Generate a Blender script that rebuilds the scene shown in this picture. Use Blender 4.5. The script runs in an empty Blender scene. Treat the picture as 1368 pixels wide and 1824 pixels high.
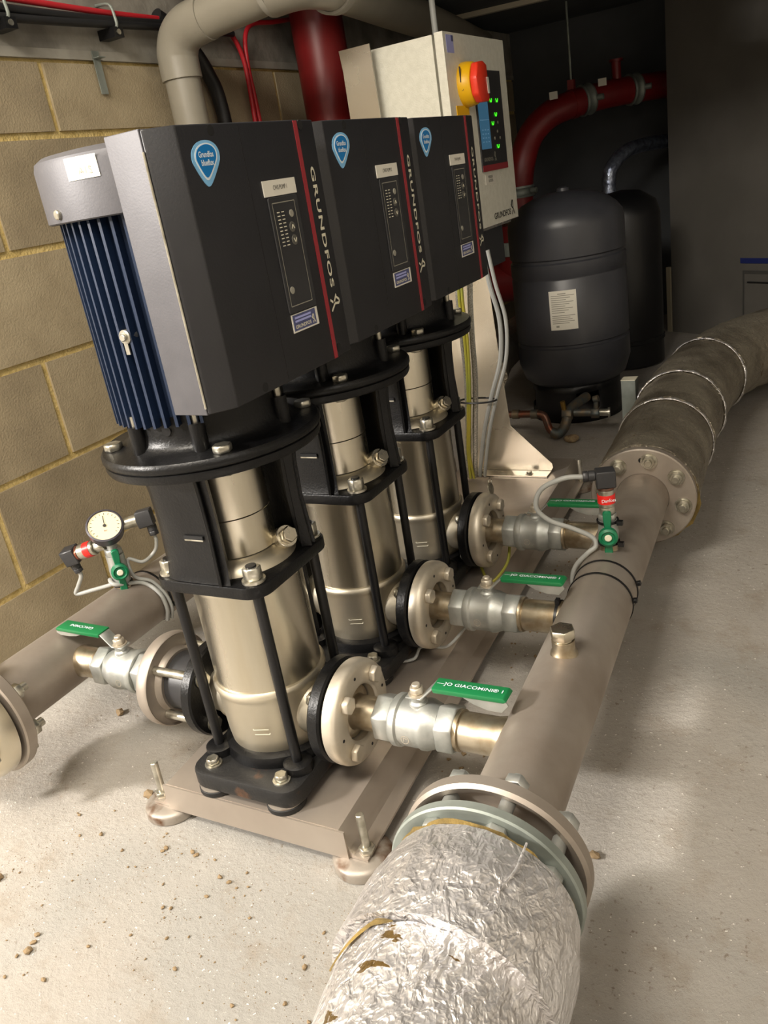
import bpy, bmesh, math, random
from math import sin, cos, pi, radians
from mathutils import Vector, Matrix, noise
random.seed(7)
scene = bpy.context.scene
COL = scene.collection

# ------------------------------------------------------------------ camera, world, lights, exposure
cam_d = bpy.data.cameras.new('camera'); cam = bpy.data.objects.new('camera', cam_d); COL.objects.link(cam)
cam_d.sensor_fit = 'VERTICAL'; cam_d.sensor_height = 24.0; cam_d.lens = 1476.72 / 1824 * 24.0
cam_d.clip_start = 0.02; cam_d.clip_end = 60
RX = Vector((0.8778115, 0.4532081, -0.1550786)); DN = Vector((0.0446346, -0.3997327, -0.9155444)); FW = Vector((-0.4769221, 0.7967535, -0.3711187))
cam.matrix_world = Matrix(((RX.x, -DN.x, -FW.x, 0.75562), (RX.y, -DN.y, -FW.y, -0.84478), (RX.z, -DN.z, -FW.z, 0.89622), (0, 0, 0, 1)))
scene.camera = cam

world = bpy.data.worlds.new('world'); scene.world = world; world.use_nodes = True
wb = world.node_tree.nodes['Background']; wb.inputs[0].default_value = (0.9, 0.95, 1.0, 1); wb.inputs[1].default_value = 0.004

def area_light(name, loc, target, size, size_y, power, col):
    d = bpy.data.lights.new(name, 'AREA'); d.shape = 'RECTANGLE'; d.size = size; d.size_y = size_y; d.energy = power; d.color = col
    o = bpy.data.objects.new(name, d); COL.objects.link(o); o.location = loc
    o.rotation_euler = (Vector(target) - Vector(loc)).to_track_quat('-Z', 'Y').to_euler()
    return o
WARM = (1.0, 0.92, 0.80)
LAMP_A = area_light('doorway_lamp_light', (-2.0, -2.1, 1.78), (0.1, 0.0, 0.3), 0.34, 0.28, 165, (1.0, 0.94, 0.87))
LAMP_B = area_light('ceiling_lamp_light', (0.02, -1.12, 2.05), (-0.28, 0.1, 0.35), 0.9, 0.35, 46, WARM)
FILL_C = area_light('aisle_fill_light', (1.75, -1.5, 2.0), (0.2, 0.0, 0.3), 1.2, 0.6, 12, (1.0, 0.94, 0.86))  # unseen soft fill, added to lift the faces turned towards +x
for o in (LAMP_A, LAMP_B, FILL_C): o['kind'] = 'structure'
scene.view_settings.view_transform = 'Standard'; scene.view_settings.look = 'None'
scene.view_settings.gamma = 1.0; scene.view_settings.use_curve_mapping = False
scene.view_settings.exposure = 0.12
try: scene.cycles.use_denoising = True
except Exception: pass

# ------------------------------------------------------------------ materials
def srgb(h):
    h = h.lstrip('#'); v = [int(h[i:i+2], 16) / 255 for i in (0, 2, 4)]
    return tuple((c / 12.92 if c <= 0.04045 else ((c + 0.055) / 1.055) ** 2.4) for c in v) + (1,)
MATS = {}
def mat(name, col, rough=0.5, metal=0.0, col2=None, scale=8.0, detail=4.0, lo=0.35, hi=0.65, bump=0.0, bscale=200.0, bdist=0.001, stretch=None,
        rough2=None, emit=None, estr=0.0, coat=0.0, spec=None, alpha=None):
    if isinstance(col, str): col = srgb(col)
    if isinstance(col2, str): col2 = srgb(col2)
    m = bpy.data.materials.new(name); m.use_nodes = True; nt = m.node_tree; N = nt.nodes; L = nt.links
    b = N['Principled BSDF']; b.inputs['Base Color'].default_value = col; b.inputs['Roughness'].default_value = rough; b.inputs['Metallic'].default_value = metal
    if coat: b.inputs['Coat Weight'].default_value = coat; b.inputs['Coat Roughness'].default_value = 0.25
    if spec is not None: b.inputs['Specular IOR Level'].default_value = spec
    if emit: b.inputs['Emission Color'].default_value = srgb(emit); b.inputs['Emission Strength'].default_value = estr
    tc = N.new('ShaderNodeTexCoord'); src = tc.outputs['Object']
    if stretch:
        mp = N.new('ShaderNodeMapping'); mp.inputs['Scale'].default_value = stretch; L.new(src, mp.inputs['Vector']); src = mp.outputs['Vector']
    if col2 is not None or rough2 is not None:
        n = N.new('ShaderNodeTexNoise'); n.inputs['Scale'].default_value = scale; n.inputs['Detail'].default_value = detail; L.new(src, n.inputs['Vector'])
        mr = N.new('ShaderNodeMapRange'); mr.inputs['From Min'].default_value = lo; mr.inputs['From Max'].default_value = hi; L.new(n.outputs['Fac'], mr.inputs['Value'])
        if col2 is not None:
            mx = N.new('ShaderNodeMix'); mx.data_type = 'RGBA'; mx.inputs['A'].default_value = col; mx.inputs['B'].default_value = col2
            L.new(mr.outputs['Result'], mx.inputs['Factor']); L.new(mx.outputs['Result'], b.inputs['Base Color'])
        if rough2 is not None:
            m2 = N.new('ShaderNodeMapRange'); m2.inputs['To Min'].default_value = rough; m2.inputs['To Max'].default_value = rough2
            L.new(mr.outputs['Result'], m2.inputs['Value']); L.new(m2.outputs['Result'], b.inputs['Roughness'])
    if bump:
        n2 = N.new('ShaderNodeTexNoise'); n2.inputs['Scale'].default_value = bscale; n2.inputs['Detail'].default_value = 3; L.new(src, n2.inputs['Vector'])
        bp = N.new('ShaderNodeBump'); bp.inputs['Strength'].default_value = bump; bp.inputs['Distance'].default_value = bdist
        L.new(n2.outputs['Fac'], bp.inputs['Height']); L.new(bp.outputs['Normal'], b.inputs['Normal'])
    MATS[name] = m
    return m
M_steel = mat('bright_stainless_steel', '#e0dacb', 0.25, 1.0, '#cfc7b4', 3, rough2=0.34, stretch=(6, 6, 0.8), bump=0.08, bscale=90)
M_housing = mat('satin_stainless_steel', '#d2cab8', 0.42, 0.95, '#bfb6a2', 6, rough2=0.5, bump=0.1, bscale=160)
M_pipe = mat('dull_stainless_pipe', '#b3aaa0', 0.46, 0.75, '#958a7f', 6, 7, rough2=0.6, bump=0.1, bscale=70)
M_pipe_tint = mat('heat_tinted_steel', '#c4baa6', 0.33, 0.95, '#93836a', 30, rough2=0.45)
M_frame = mat('base_frame_steel', '#c2b8ad', 0.42, 0.8, '#aea398', 5, rough2=0.55, bump=0.05, bscale=40)
M_ring = mat('cast_steel_ring', '#d2cabb', 0.42, 0.7, '#b5ab99', 12, rough2=0.5, bump=0.15, bscale=120)
M_zinc = mat('galvanised_steel', '#b9bab6', 0.45, 0.75, '#979a95', 22, rough2=0.55, bump=0.25, bscale=180)
M_zincd = mat('weathered_zinc', '#9aa19b', 0.55, 0.55, '#7b817b', 14, bump=0.2, bscale=150)
M_bolt = mat('zinc_bolt', '#c9c6ba', 0.33, 0.9, '#9d988a', 60)
M_cast = mat('black_cast_iron', '#0b0b0c', 0.36, 0.0, '#111112', 30, bump=0.35, bscale=260, bdist=0.0012, spec=0.28)
M_rustcast = mat('black_cast_rusted', '#121213', 0.48, 0.0, '#5a3a22', 26, lo=0.62, hi=0.80, bump=0.35, bscale=220, bdist=0.0015)
M_plastic = mat('black_plastic', '#2a2a2c', 0.42, 0.0, '#323234', 12, bump=0.2, bscale=600, bdist=0.0004)
M_graph = mat('graphite_paint', '#504f53', 0.52, 0.2, '#4b4a4e', 30, bump=0.25, bscale=420, bdist=0.0006)
M_darkgraph = mat('charcoal_cover', '#222225', 0.42, 0.0, '#1f1f22', 20, bump=0.25, bscale=420, bdist=0.0006)
M_rubber = mat('black_rubber', '#121111', 0.65)
M_blue = mat('navy_fin_paint', '#13243e', 0.45, 0.0, '#0f1e35', 10)
M_white = mat('white_label', '#d9d5c9', 0.55)
M_ink = mat('black_ink', '#26241f', 0.6)
M_greyink = mat('grey_print', '#8f8c80', 0.6)
M_logo = mat('cream_lettering', '#ddd8c2', 0.5)
M_redline = mat('red_stripe', '#8e2a31', 0.4)
M_bblue = mat('badge_blue', '#0a73b8', 0.35); M_blight = mat('badge_light_blue', '#7db6e0', 0.35); M_bwhite = mat('badge_white', '#dfeaf0', 0.35)
M_purple = mat('slate_blue_print', '#4e5279', 0.5); M_lilac = mat('lilac_print', '#9ea2d6', 0.5)
M_green = mat('green_grip', '#146b3c', 0.4, bump=0.1, bscale=90); M_greend = mat('green_plastic', '#0d6b46', 0.4)
M_red = mat('red_band', '#d8221c', 0.4); M_redpaint = mat('red_pipe_paint', '#7d1a1b', 0.4, 0.0, '#6b1517', 7)
M_redcable = mat('red_cable_sheath', '#b5202a', 0.45)
M_yellow = mat('yellow_plastic', '#e5b010', 0.4); M_knob = mat('red_knob', '#e2381f', 0.4)
M_cab = mat('textured_grey_paint', '#dddbce', 0.42, 0.0, '#d4d2c4', 60, bump=0.6, bscale=330, bdist=0.0012)
M_grey = mat('grey_cable', '#9a9b97', 0.5); M_blackcab = mat('black_cable', '#18181a', 0.5); M_screened = mat('braided_screen', '#dad8d0', 0.35, 0.7, '#9a988e', 320, bump=0.6, bscale=500)
M_yg = mat('earth_yellow', '#a89a34', 0.5, 0, '#7f8a3a', 5)
M_upvc = mat('grey_plastic_pipe', '#8d887c', 0.35, 0, '#858074', 8)
M_tank = mat('slate_grey_tank_paint', '#393a3f', 0.38, 0.0, '#35363b', 15, bump=0.1, bscale=120)
M_blackp = mat('black_painted_steel', '#0e0e10', 0.4, spec=0.4)
M_copper = mat('copper_pipe', '#8a4a34', 0.4, 0.8, '#6a5a50', 28); M_patina = mat('tarnished_fitting', '#566062', 0.5, 0.6, '#7a6a54', 35)
M_brass = mat('brass', '#a48446', 0.4, 0.9)
M_alu = mat('stand_sheet_steel', '#e2dbce', 0.2, 0.85, '#d6cebf', 4, rough2=0.32)
M_dial = mat('dial_face', '#d6caa8', 0.6)
M_wool = mat('mineral_wool', '#86703c', 0.95, 0, '#544626', 30, bump=0.8, bscale=120, bdist=0.004)
M_screen = mat('lit_screen', '#0e1a22', 0.2, emit='#33586e', estr=0.8); M_led = mat('green_led', '#0b2a08', 0.3, emit='#3cf01e', estr=2.5)
M_lamp = mat('lamp_diffuser', '#ffffff', 0.4, emit='#fff0d8', estr=4.0)
M_chip = mat('brown_grit', '#6f5a45', 0.9, 0, '#9a8664', 90); M_rust = mat('rusty_pad', '#989086', 0.45, 0.4, '#5e4028', 30, lo=0.52, hi=0.70)
M_bluetape = mat('blue_tape', '#26306e', 0.5)
M_dark = mat('dark_void', '#0c0c0d', 0.8)

def foil_mat(name, base, dull, rough, strength, wear, metal):
    m = bpy.data.materials.new(name); m.use_nodes = True; nt = m.node_tree; N = nt.nodes; L = nt.links; b = N['Principled BSDF']
    tc = N.new('ShaderNodeTexCoord')
    mp = N.new('ShaderNodeMapping'); mp.inputs['Rotation'].default_value = (0, .5, .6); mp.inputs['Scale'].default_value = (1.0, .45, 1.0); L.new(tc.outputs['Object'], mp.inputs['Vector'])
    wv = N.new('ShaderNodeTexNoise'); wv.inputs['Scale'].default_value = 30; wv.inputs['Detail'].default_value = 3; L.new(tc.outputs['Object'], wv.inputs['Vector'])
    ad = N.new('ShaderNodeMix'); ad.data_type = 'RGBA'; ad.inputs['Factor'].default_value = .035; L.new(mp.outputs['Vector'], ad.inputs['A']); L.new(wv.outputs['Color'], ad.inputs['B'])
    hs = []
    for sc, wgt in ((55, 1.0), (140, .55)):
        vo = N.new('ShaderNodeTexVoronoi'); vo.feature = 'F1'; vo.inputs['Scale'].default_value = sc; vo.inputs['Detail'].default_value = 1.0; L.new(ad.outputs['Result'], vo.inputs['Vector'])
        mu = N.new('ShaderNodeMath'); mu.operation = 'MULTIPLY'; mu.inputs[1].default_value = wgt; L.new(vo.outputs['Distance'], mu.inputs[0]); hs.append(mu)
    sm = N.new('ShaderNodeMath'); sm.operation = 'ADD'; L.new(hs[0].outputs[0], sm.inputs[0]); L.new(hs[1].outputs[0], sm.inputs[1])
    bp = N.new('ShaderNodeBump'); bp.inputs['Strength'].default_value = strength; bp.inputs['Distance'].default_value = 0.0045
    L.new(sm.outputs[0], bp.inputs['Height']); L.new(bp.outputs['Normal'], b.inputs['Normal'])
    n2 = N.new('ShaderNodeTexNoise'); n2.inputs['Scale'].default_value = 9; n2.inputs['Detail'].default_value = 6; L.new(tc.outputs['Object'], n2.inputs['Vector'])
    mr = N.new('ShaderNodeMapRange'); mr.inputs['From Min'].default_value = 0.4; mr.inputs['From Max'].default_value = 0.62; L.new(n2.outputs['Fac'], mr.inputs['Value'])
    mx = N.new('ShaderNodeMix'); mx.data_type = 'RGBA'; mx.inputs['A'].default_value = srgb(base); mx.inputs['B'].default_value = srgb(dull); L.new(mr.outputs['Result'], mx.inputs['Factor'])
    n3 = N.new('ShaderNodeTexNoise'); n3.inputs['Scale'].default_value = 30; n3.inputs['Detail'].default_value = 4
    mp3 = N.new('ShaderNodeMapping'); mp3.inputs['Scale'].default_value = (0.6, 1.6, 0.6); L.new(tc.outputs['Object'], mp3.inputs['Vector']); L.new(mp3.outputs['Vector'], n3.inputs['Vector'])
    m3 = N.new('ShaderNodeMapRange'); m3.inputs['From Min'].default_value = wear; m3.inputs['From Max'].default_value = wear + 0.02; L.new(n3.outputs['Fac'], m3.inputs['Value'])
    mx2 = N.new('ShaderNodeMix'); mx2.data_type = 'RGBA'; mx2.inputs['B'].default_value = srgb('#54411f'); L.new(m3.outputs['Result'], mx2.inputs['Factor']); L.new(mx.outputs['Result'], mx2.inputs['A'])
    L.new(mx2.outputs['Result'], b.inputs['Base Color'])
    inv = N.new('ShaderNodeMath'); inv.operation = 'SUBTRACT'; inv.use_clamp = True; inv.inputs[0].default_value = metal; L.new(m3.outputs['Result'], inv.inputs[1]); L.new(inv.outputs[0], b.inputs['Metallic'])
    b.inputs['Roughness'].default_value = rough
    return m
M_foil = foil_mat('crinkled_foil', '#e6e4e5', '#d4d0ce', 0.31, 0.7, 0.74, 0.74)
M_foiltorn = foil_mat('torn_foil', '#e6e4e5', '#cfcbc9', 0.31, 0.85, 0.645, 0.74)
M_foilold = foil_mat('dull_old_foil', '#a09888', '#7b7365', 0.42, 0.55, 0.70, 0.7)

def floor_mat():
    m = bpy.data.materials.new('worn_painted_concrete'); m.use_nodes = True; nt = m.node_tree; N = nt.nodes; L = nt.links; b = N['Principled BSDF']
    tc = N.new('ShaderNodeTexCoord'); P = tc.outputs['Object']
    def nz(scale, detail, lo, hi, rough=0.55):
        n = N.new('ShaderNodeTexNoise'); n.inputs['Scale'].default_value = scale; n.inputs['Detail'].default_value = detail; n.inputs['Roughness'].default_value = rough; L.new(P, n.inputs['Vector'])
        r = N.new('ShaderNodeMapRange'); r.inputs['From Min'].default_value = lo; r.inputs['From Max'].default_value = hi; L.new(n.outputs['Fac'], r.inputs['Value']); return n, r.outputs['Result']
    def mixc(a, bb, f):
        x = N.new('ShaderNodeMix'); x.data_type = 'RGBA'
        if isinstance(a, tuple): x.inputs['A'].default_value = a
        else: L.new(a, x.inputs['A'])
        x.inputs['B'].default_value = bb; L.new(f, x.inputs['Factor']); return x.outputs['Result']
    _, f1 = nz(3.2, 6, 0.38, 0.66); _, f2 = nz(9, 10, 0.53, 0.70, 0.72); _, f3 = nz(85, 5, 0.60, 0.66, 0.65); _, f4 = nz(1.6, 3, 0.5, 0.62); _, f5 = nz(150, 2, 0.69, 0.72)
    c = mixc(srgb('#a6a098'), srgb('#b3aea7'), f1); c = mixc(c, srgb('#9c9993'), f4)
    s2 = N.new('ShaderNodeMath'); s2.operation = 'MULTIPLY'; s2.inputs[1].default_value = 0.45; L.new(f2, s2.inputs[0])
    c = mixc(c, srgb('#85735a'), s2.outputs[0])
    s3 = N.new('ShaderNodeMath'); s3.operation = 'MULTIPLY'; s3.inputs[1].default_value = 0.7; s3b = N.new('ShaderNodeMath'); s3b.operation = 'MULTIPLY'; _, f6 = nz(5, 6, 0.44, 0.60); L.new(f3, s3b.inputs[0]); L.new(f6, s3b.inputs[1]); L.new(s3b.outputs[0], s3.inputs[0])
    c = mixc(c, srgb('#6b5c48'), s3.outputs[0]); c = mixc(c, srgb('#e9e6de'), f5)
    L.new(c, b.inputs['Base Color']); b.inputs['Roughness'].default_value = 0.6
    n1, _ = nz(75, 10, 0, 1, 0.75); n2, _ = nz(14, 8, 0, 1)
    ad = N.new('ShaderNodeMath'); ad.operation = 'ADD'; L.new(n1.outputs['Fac'], ad.inputs[0]); L.new(n2.outputs['Fac'], ad.inputs[1])
    bp = N.new('ShaderNodeBump'); bp.inputs['Strength'].default_value = 0.7; bp.inputs['Distance'].default_value = 0.006; L.new(ad.outputs[0], bp.inputs['Height']); L.new(bp.outputs['Normal'], b.inputs['Normal'])
    return m
M_floor = floor_mat()
M_block = mat('dense_concrete_block', '#aa9c80', 0.85, 0, '#998b70', 9, 8, bump=0.45, bscale=230, bdist=0.003)
M_block2 = mat('dense_concrete_block_dark', '#9f9176', 0.85, 0, '#8c7f67', 8, 8, bump=0.45, bscale=210, bdist=0.003)
M_mortar = mat('sandy_mortar', '#d8c184', 0.9, 0, '#c0a869', 40, 5, bump=0.8, bscale=160, bdist=0.004)
M_conc = mat('grey_concrete', '#98948a', 0.85, 0, '#716d65', 9, 8, bump=0.6, bscale=25, bdist=0.006)
M_conc_dark = mat('dark_concrete', '#4c4e51', 0.9, 0, '#424447', 4, 5, bump=0.3, bscale=25, bdist=0.005)
M_plaster = mat('grey_plaster', '#6a6762', 0.8, 0, '#605d58', 4, 4, bump=0.15, bscale=30, bdist=0.003)
M_paint = mat('white_wall_paint', '#d8d3c8', 0.8, 0, '#cdc8bc', 4, 4)
M_flash = mat('pale_grey_flashing', '#a09c92', 0.6, 0.1, '#8d897f', 18)

# ------------------------------------------------------------------ mesh helpers (everything is written in world coordinates, obj() makes it local)
def frame_from(d):
    d = Vector(d).normalized(); a = Vector((0, 0, 1)) if abs(d.z) < 0.9 else Vector((1, 0, 0))
    u = d.cross(a).normalized(); v = d.cross(u).normalized()
    return u, v, d
def add_lathe(bm, prof, o=(0, 0, 0), d=(0, 0, 1), n=48, closed=False):
    """profile of (radius, distance along d); consecutive rings are bridged"""
    u, v, d = frame_from(d); o = Vector(o); rings = []
    for r, h in prof:
        c = o + d * h
        if r < 1e-6: rings.append([bm.verts.new(c)])
        else: rings.append([bm.verts.new(c + u * (r * cos(2 * pi * i / n)) + v * (r * sin(2 * pi * i / n))) for i in range(n)])
    pairs = list(zip(rings, rings[1:])) + ([(rings[-1], rings[0])] if closed else [])
    for a, b in pairs:
        for i in range(n):
            j = (i + 1) % n
            if len(a) == 1 and len(b) == 1: continue
            if len(a) == 1: f = (a[0], b[j], b[i])
            elif len(b) == 1: f = (a[i], a[j], b[0])
            else: f = (a[i], a[j], b[j], b[i])
            try: bm.faces.new(f)
            except ValueError: pass
    return bm
def add_cyl(bm, a, b, r, n=24, r2=None, bev=0.0):
    a = Vector(a); b = Vector(b); L = (b - a).length; r2 = r if r2 is None else r2
    if bev: prof = [(0, 0), (r - bev, 0), (r, bev), (r2, L - bev), (r2 - bev, L), (0, L)]
    else: prof = [(0, 0), (r, 0), (r2, L), (0, L)]
    return add_lathe(bm, prof, a, b - a, n)
def add_ring(bm, a, b, ro, ri, n=48, bev=0.002):
    a = Vector(a); b = Vector(b); L = (b - a).length
    return add_lathe(bm, [(ri, 0), (ro - bev, 0), (ro, bev), (ro, L - bev), (ro - bev, L), (ri, L)], a, b - a, n, closed=True)
def catmull(pts, k=6):
    pts = [Vector(p) for p in pts]; out = []
    if len(pts) < 3: return pts
    for i in range(len(pts) - 1):
        p0 = pts[max(i - 1, 0)]; p1 = pts[i]; p2 = pts[i + 1]; p3 = pts[min(i + 2, len(pts) - 1)]
        for s in range(k):
            t = s / k
            out.append(0.5 * ((2 * p1) + (p2 - p0) * t + (2 * p0 - 5 * p1 + 4 * p2 - p3) * t * t + (3 * p1 - p0 - 3 * p2 + p3) * t ** 3))
    out.append(pts[-1]); return out
def add_tube(bm, pts, r, n=12, k=6, smooth=True, caps=True, radii=None):
    P = catmull(pts, k) if smooth else [Vector(p) for p in pts]
    T = [(P[min(i + 1, len(P) - 1)] - P[max(i - 1, 0)]).normalized() for i in range(len(P))]
    u, v, _ = frame_from(T[0]); rings = []
    for i, p in enumerate(P):
        u = (u - T[i] * u.dot(T[i])).normalized(); v = T[i].cross(u); rr = r if radii is None else radii(i / (len(P) - 1))
        rings.append([bm.verts.new(p + u * (rr * cos(2 * pi * j / n)) + v * (rr * sin(2 * pi * j / n))) for j in range(n)])
    for a, b in zip(rings, rings[1:]):
        for i in range(n): bm.faces.new((a[i], a[(i + 1) % n], b[(i + 1) % n], b[i]))
    if caps: bm.faces.new(rings[0][::-1]); bm.faces.new(rings[-1])
    return bm
def bevel_all(bm, w, seg=2, ang=30):
    es = [e for e in bm.edges if len(e.link_faces) == 2 and e.calc_face_angle(0) > radians(ang)]
    if es and w > 0: bmesh.ops.bevel(bm, geom=es, offset=w, segments=seg, profile=0.5, affect='EDGES', clamp_overlap=True)
def add_box(bm, lo, hi, bev=0.0, seg=2):
    t = bmesh.new(); x0, y0, z0 = lo; x1, y1, z1 = hi
    vs = [t.verts.new(p) for p in ((x0, y0, z0), (x1, y0, z0), (x1, y1, z0), (x0, y1, z0), (x0, y0, z1), (x1, y0, z1), (x1, y1, z1), (x0, y1, z1))]
    for f in ((0, 3, 2, 1), (4, 5, 6, 7), (0, 1, 5, 4), (1, 2, 6, 5), (2, 3, 7, 6), (3, 0, 4, 7)): t.faces.new([vs[i] for i in f])
    bevel_all(t, bev, seg); merge(bm, t); return bm
def merge(bm, t, mtx=None):
    me = bpy.data.meshes.new('tmp'); t.to_mesh(me); t.free()
    if mtx is not None: me.transform(mtx)
    bm.from_mesh(me); bpy.data.meshes.remove(me)
def add_prism(bm, poly, o, u, v, depth, bev=0.0, seg=2, ang=30):
    """poly of 2-D points in the plane (o,u,v); thickness depth along u x v"""
    t = bmesh.new(); o = Vector(o); u = Vector(u); v = Vector(v); w = u.cross(v) * depth
    a = [t.verts.new(o + u * x + v * y) for x, y in poly]; b = [t.verts.new(o + u * x + v * y + w) for x, y in poly]; n = len(poly)
    t.faces.new(a[::-1]); t.faces.new(b)
    for i in range(n): t.faces.new((a[i], a[(i + 1) % n], b[(i + 1) % n], b[i]))
    bmesh.ops.recalc_face_normals(t, faces=t.faces[:])
    bevel_all(t, bev, seg, ang); merge(bm, t); return bm
def rounded(x0, y0, x1, y1, r, n=5):
    out = []
    for cx, cy, a0 in ((x1 - r, y1 - r, 0), (x0 + r, y1 - r, 90), (x0 + r, y0 + r, 180), (x1 - r, y0 + r, 270)):
        for i in range(n + 1):
            a = radians(a0 + 90 * i / n); out.append((cx + r * cos(a), cy + r * sin(a)))
    return out
def add_hex(bm, c, d, r, h, bev=0.0015, rot=0.0):
    u, v, d = frame_from(d); c = Vector(c)
    poly = [(r * cos(rot + i * pi / 3), r * sin(rot + i * pi / 3)) for i in range(6)]
    return add_prism(bm, poly, c, u, v, h, bev, 1) if u.cross(v).dot(d) > 0 else add_prism(bm, poly, c, v, u, h, bev, 1)
def obj(name, bm, m, parent=None, smooth=40, kind=None, label=None):
    me = bpy.data.meshes.new(name)
    bmesh.ops.recalc_face_normals(bm, faces=bm.faces[:])
    bm.to_mesh(me); bm.free()
    if parent is not None:
        w = Vector((0, 0, 0)); q = parent
        while q is not None: w += q.location; q = q.parent
        me.transform(Matrix.Translation(-w))
    me.materials.append(m if not isinstance(m, str) else MATS[m])
    me.shade_smooth()
    try: me.set_sharp_from_angle(angle=radians(smooth))
    except Exception: pass
    o = bpy.data.objects.new(name, me); COL.objects.link(o); o.parent = parent
    if kind: o['kind'] = kind
    if label: o['label'] = label
    return o
def B(): return bmesh.new()
def thing(name, label, cat, loc=(0, 0, 0), group=None):
    o = bpy.data.objects.new(name, None); COL.objects.link(o); o.location = loc; o.empty_display_size = 0.05
    o['label'] = label; o['category'] = cat
    if group: o['group'] = group
    return o
def tag(o, label, cat, group=None):
    o['label'] = label; o['category'] = cat
    if group: o['group'] = group
    return o
def struct(name, bm, m, smooth=40):
    o = obj(name, bm, m, None, smooth); o['kind'] = 'structure'; return o
def dup(root, delta, label=None, group=None, skip=()):
    def rec(s, par):
        c = s.copy(); COL.objects.link(c); c.parent = par
        for ch in s.children:
            if ch.name not in skip: rec(ch, c)
        return c
    r = rec(root, None); r.location = root.location + Vector(delta)
    if label: r['label'] = label
    if group: r['group'] = group
    return r
def text(name, s, o, u, v, h, m, parent, align='CENTER', bold=0.0, sx=1.0, depth=0.0004, spacing=1.0, label=None):
    c = bpy.data.curves.new('tmp_text', 'FONT'); c.body = s; c.size = 1.0; c.align_x = align; c.align_y = 'CENTER'; c.offset = bold; c.space_character = spacing; c.resolution_u = 3
    t = bpy.data.objects.new('tmp_text', c); COL.objects.link(t)
    me = bpy.data.meshes.new_from_object(t.evaluated_get(bpy.context.evaluated_depsgraph_get()))
    bpy.data.objects.remove(t); bpy.data.curves.remove(c)
    u = Vector(u).normalized(); v = Vector(v).normalized(); w = u.cross(v); o = Vector(o) + w * depth
    k = h / 0.7
    me.transform(Matrix(((u.x * k * sx, v.x * k, w.x, o.x), (u.y * k * sx, v.y * k, w.y, o.y), (u.z * k * sx, v.z * k, w.z, o.z), (0, 0, 0, 1))))
    bm = bmesh.new(); bm.from_mesh(me); bpy.data.meshes.remove(me)
    return obj(name, bm, m, parent, label=label)
def strokes(bm, lines, o, u, v, w, lift=0.0005):
    """flat pen strokes in the plane (o,u,v)"""
    u = Vector(u).normalized(); v = Vector(v).normalized(); n = u.cross(v); o = Vector(o) + n * lift
    for (x0, y0), (x1, y1) in lines:
        d = Vector((x1 - x0, y1 - y0)); L = d.length
        if L < 1e-9: continue
        p = Vector((-d.y, d.x)) / L * w / 2
        q = [(x0 + p.x, y0 + p.y), (x0 - p.x, y0 - p.y), (x1 - p.x, y1 - p.y), (x1 + p.x, y1 + p.y)]
        bm.faces.new([bm.verts.new(o + u * a + v * b) for a, b in q])
    return bm
XLOGO = [((-.30, .18), (-.12, .5)), ((-.12, .5), (.02, .42)), ((.02, .42), (-.02, -.05)), ((-.02, -.05), (.28, -.5)), ((-.42, .22), (-.12, -.08)), ((-.10, -.22), (-.26, -.5))]
def xlogo(bm, o, u, v, s, w): return strokes(bm, [((a * s, b * s), (c * s, d * s)) for (a, b), (c, d) in XLOGO], o, u, v, w)
# ------------------------------------------------------------------ the room
SK = -0.0495                     # the pump row runs very slightly askew to the block wall
PX = lambda y: -0.0516 * y       # pump row axis
MX = lambda y: 0.4296 - 0.046 * y
SXm = lambda y: -0.478 - 0.012 * y
bm = B(); add_box(bm, (-3.2, -3.2, -0.12), (2.9, 4.2, 0.0)); struct('floor', bm, M_floor)

WX = -0.79
CZ = [-0.0334 + 0.225 * k for k in range(6)] + [1.243]
bm = B(); add_box(bm, (WX - 0.14, -0.1, 0.0), (WX - 0.0055, 3.72, 1.243)); wall = struct('wall_left', bm, M_mortar)
J0 = 0.1776
proto = {}
for k in range(6):
    z0 = max(CZ[k] + 0.0075, 0.001); z1 = min(CZ[k + 1] - 0.0075, 1.243)
    off = J0 + (0.225 if k % 2 == 0 else 0.0)
    for j in range(-1, 9):
        y0 = max(off + 0.45 * j + 0.0075, -0.1); y1 = min(off + 0.45 * (j + 1) - 0.0075, 3.72)
        if y1 - y0 < 0.03: continue
        bm = B(); dx = random.uniform(-0.0015, 0.0015)
        add_box(bm, (WX - 0.10, y0, z0), (WX + dx, y1, z1), 0.003, 1)
        obj('block', bm, random.choice((M_block, M_block, M_block2)), wall)
# pale flashing strip on top of the blockwork and the concrete beam above it
bm = B(); add_box(bm, (WX - 0.14, -0.1, 1.243), (WX + 0.006, 3.72, 1.262), 0.002); struct('trim_1', bm, M_flash)
bm = B()
add_box(bm, (WX - 0.14, -0.1, 1.2625), (WX + 0.004, 3.72, 1.45)); beam = struct('trim_2', bm, M_conc)
# low soffit over the pumps, higher ceiling over the doorway end
bm = B(); add_box(bm, (WX - 0.14, 1.0, 1.455), (2.9, 3.72, 1.56)); struct('ceiling', bm, M_conc_dark)
bm = B(); add_box(bm, (-3.2, -3.2, 2.25), (2.9, 1.0, 2.35)); struct('ceiling', bm, M_paint)
bm = B(); add_box(bm, (-3.2, 1.0, 1.5605), (2.9, 1.1, 2.25)); struct('trim_3', bm, M_conc_dark)
bm = B(); add_box(bm, (-1.0, 3.72, 0), (2.9, 3.85, 1.46)); struct('wall_back', bm, M_conc_dark)
bm = B(); add_box(bm, (-3.2, 0.47, 0), (WX - 0.145, 0.57, 2.25)); add_box(bm, (WX - 0.145, 0.47, 1.4505), (WX - 0.02, 1.0, 2.25)); struct('wall_side', bm, M_paint)
bm = B(); add_box(bm, (-3.3, -3.2, 0), (-3.2, 0.55, 2.25)); struct('wall_doorway', bm, M_paint)
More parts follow.
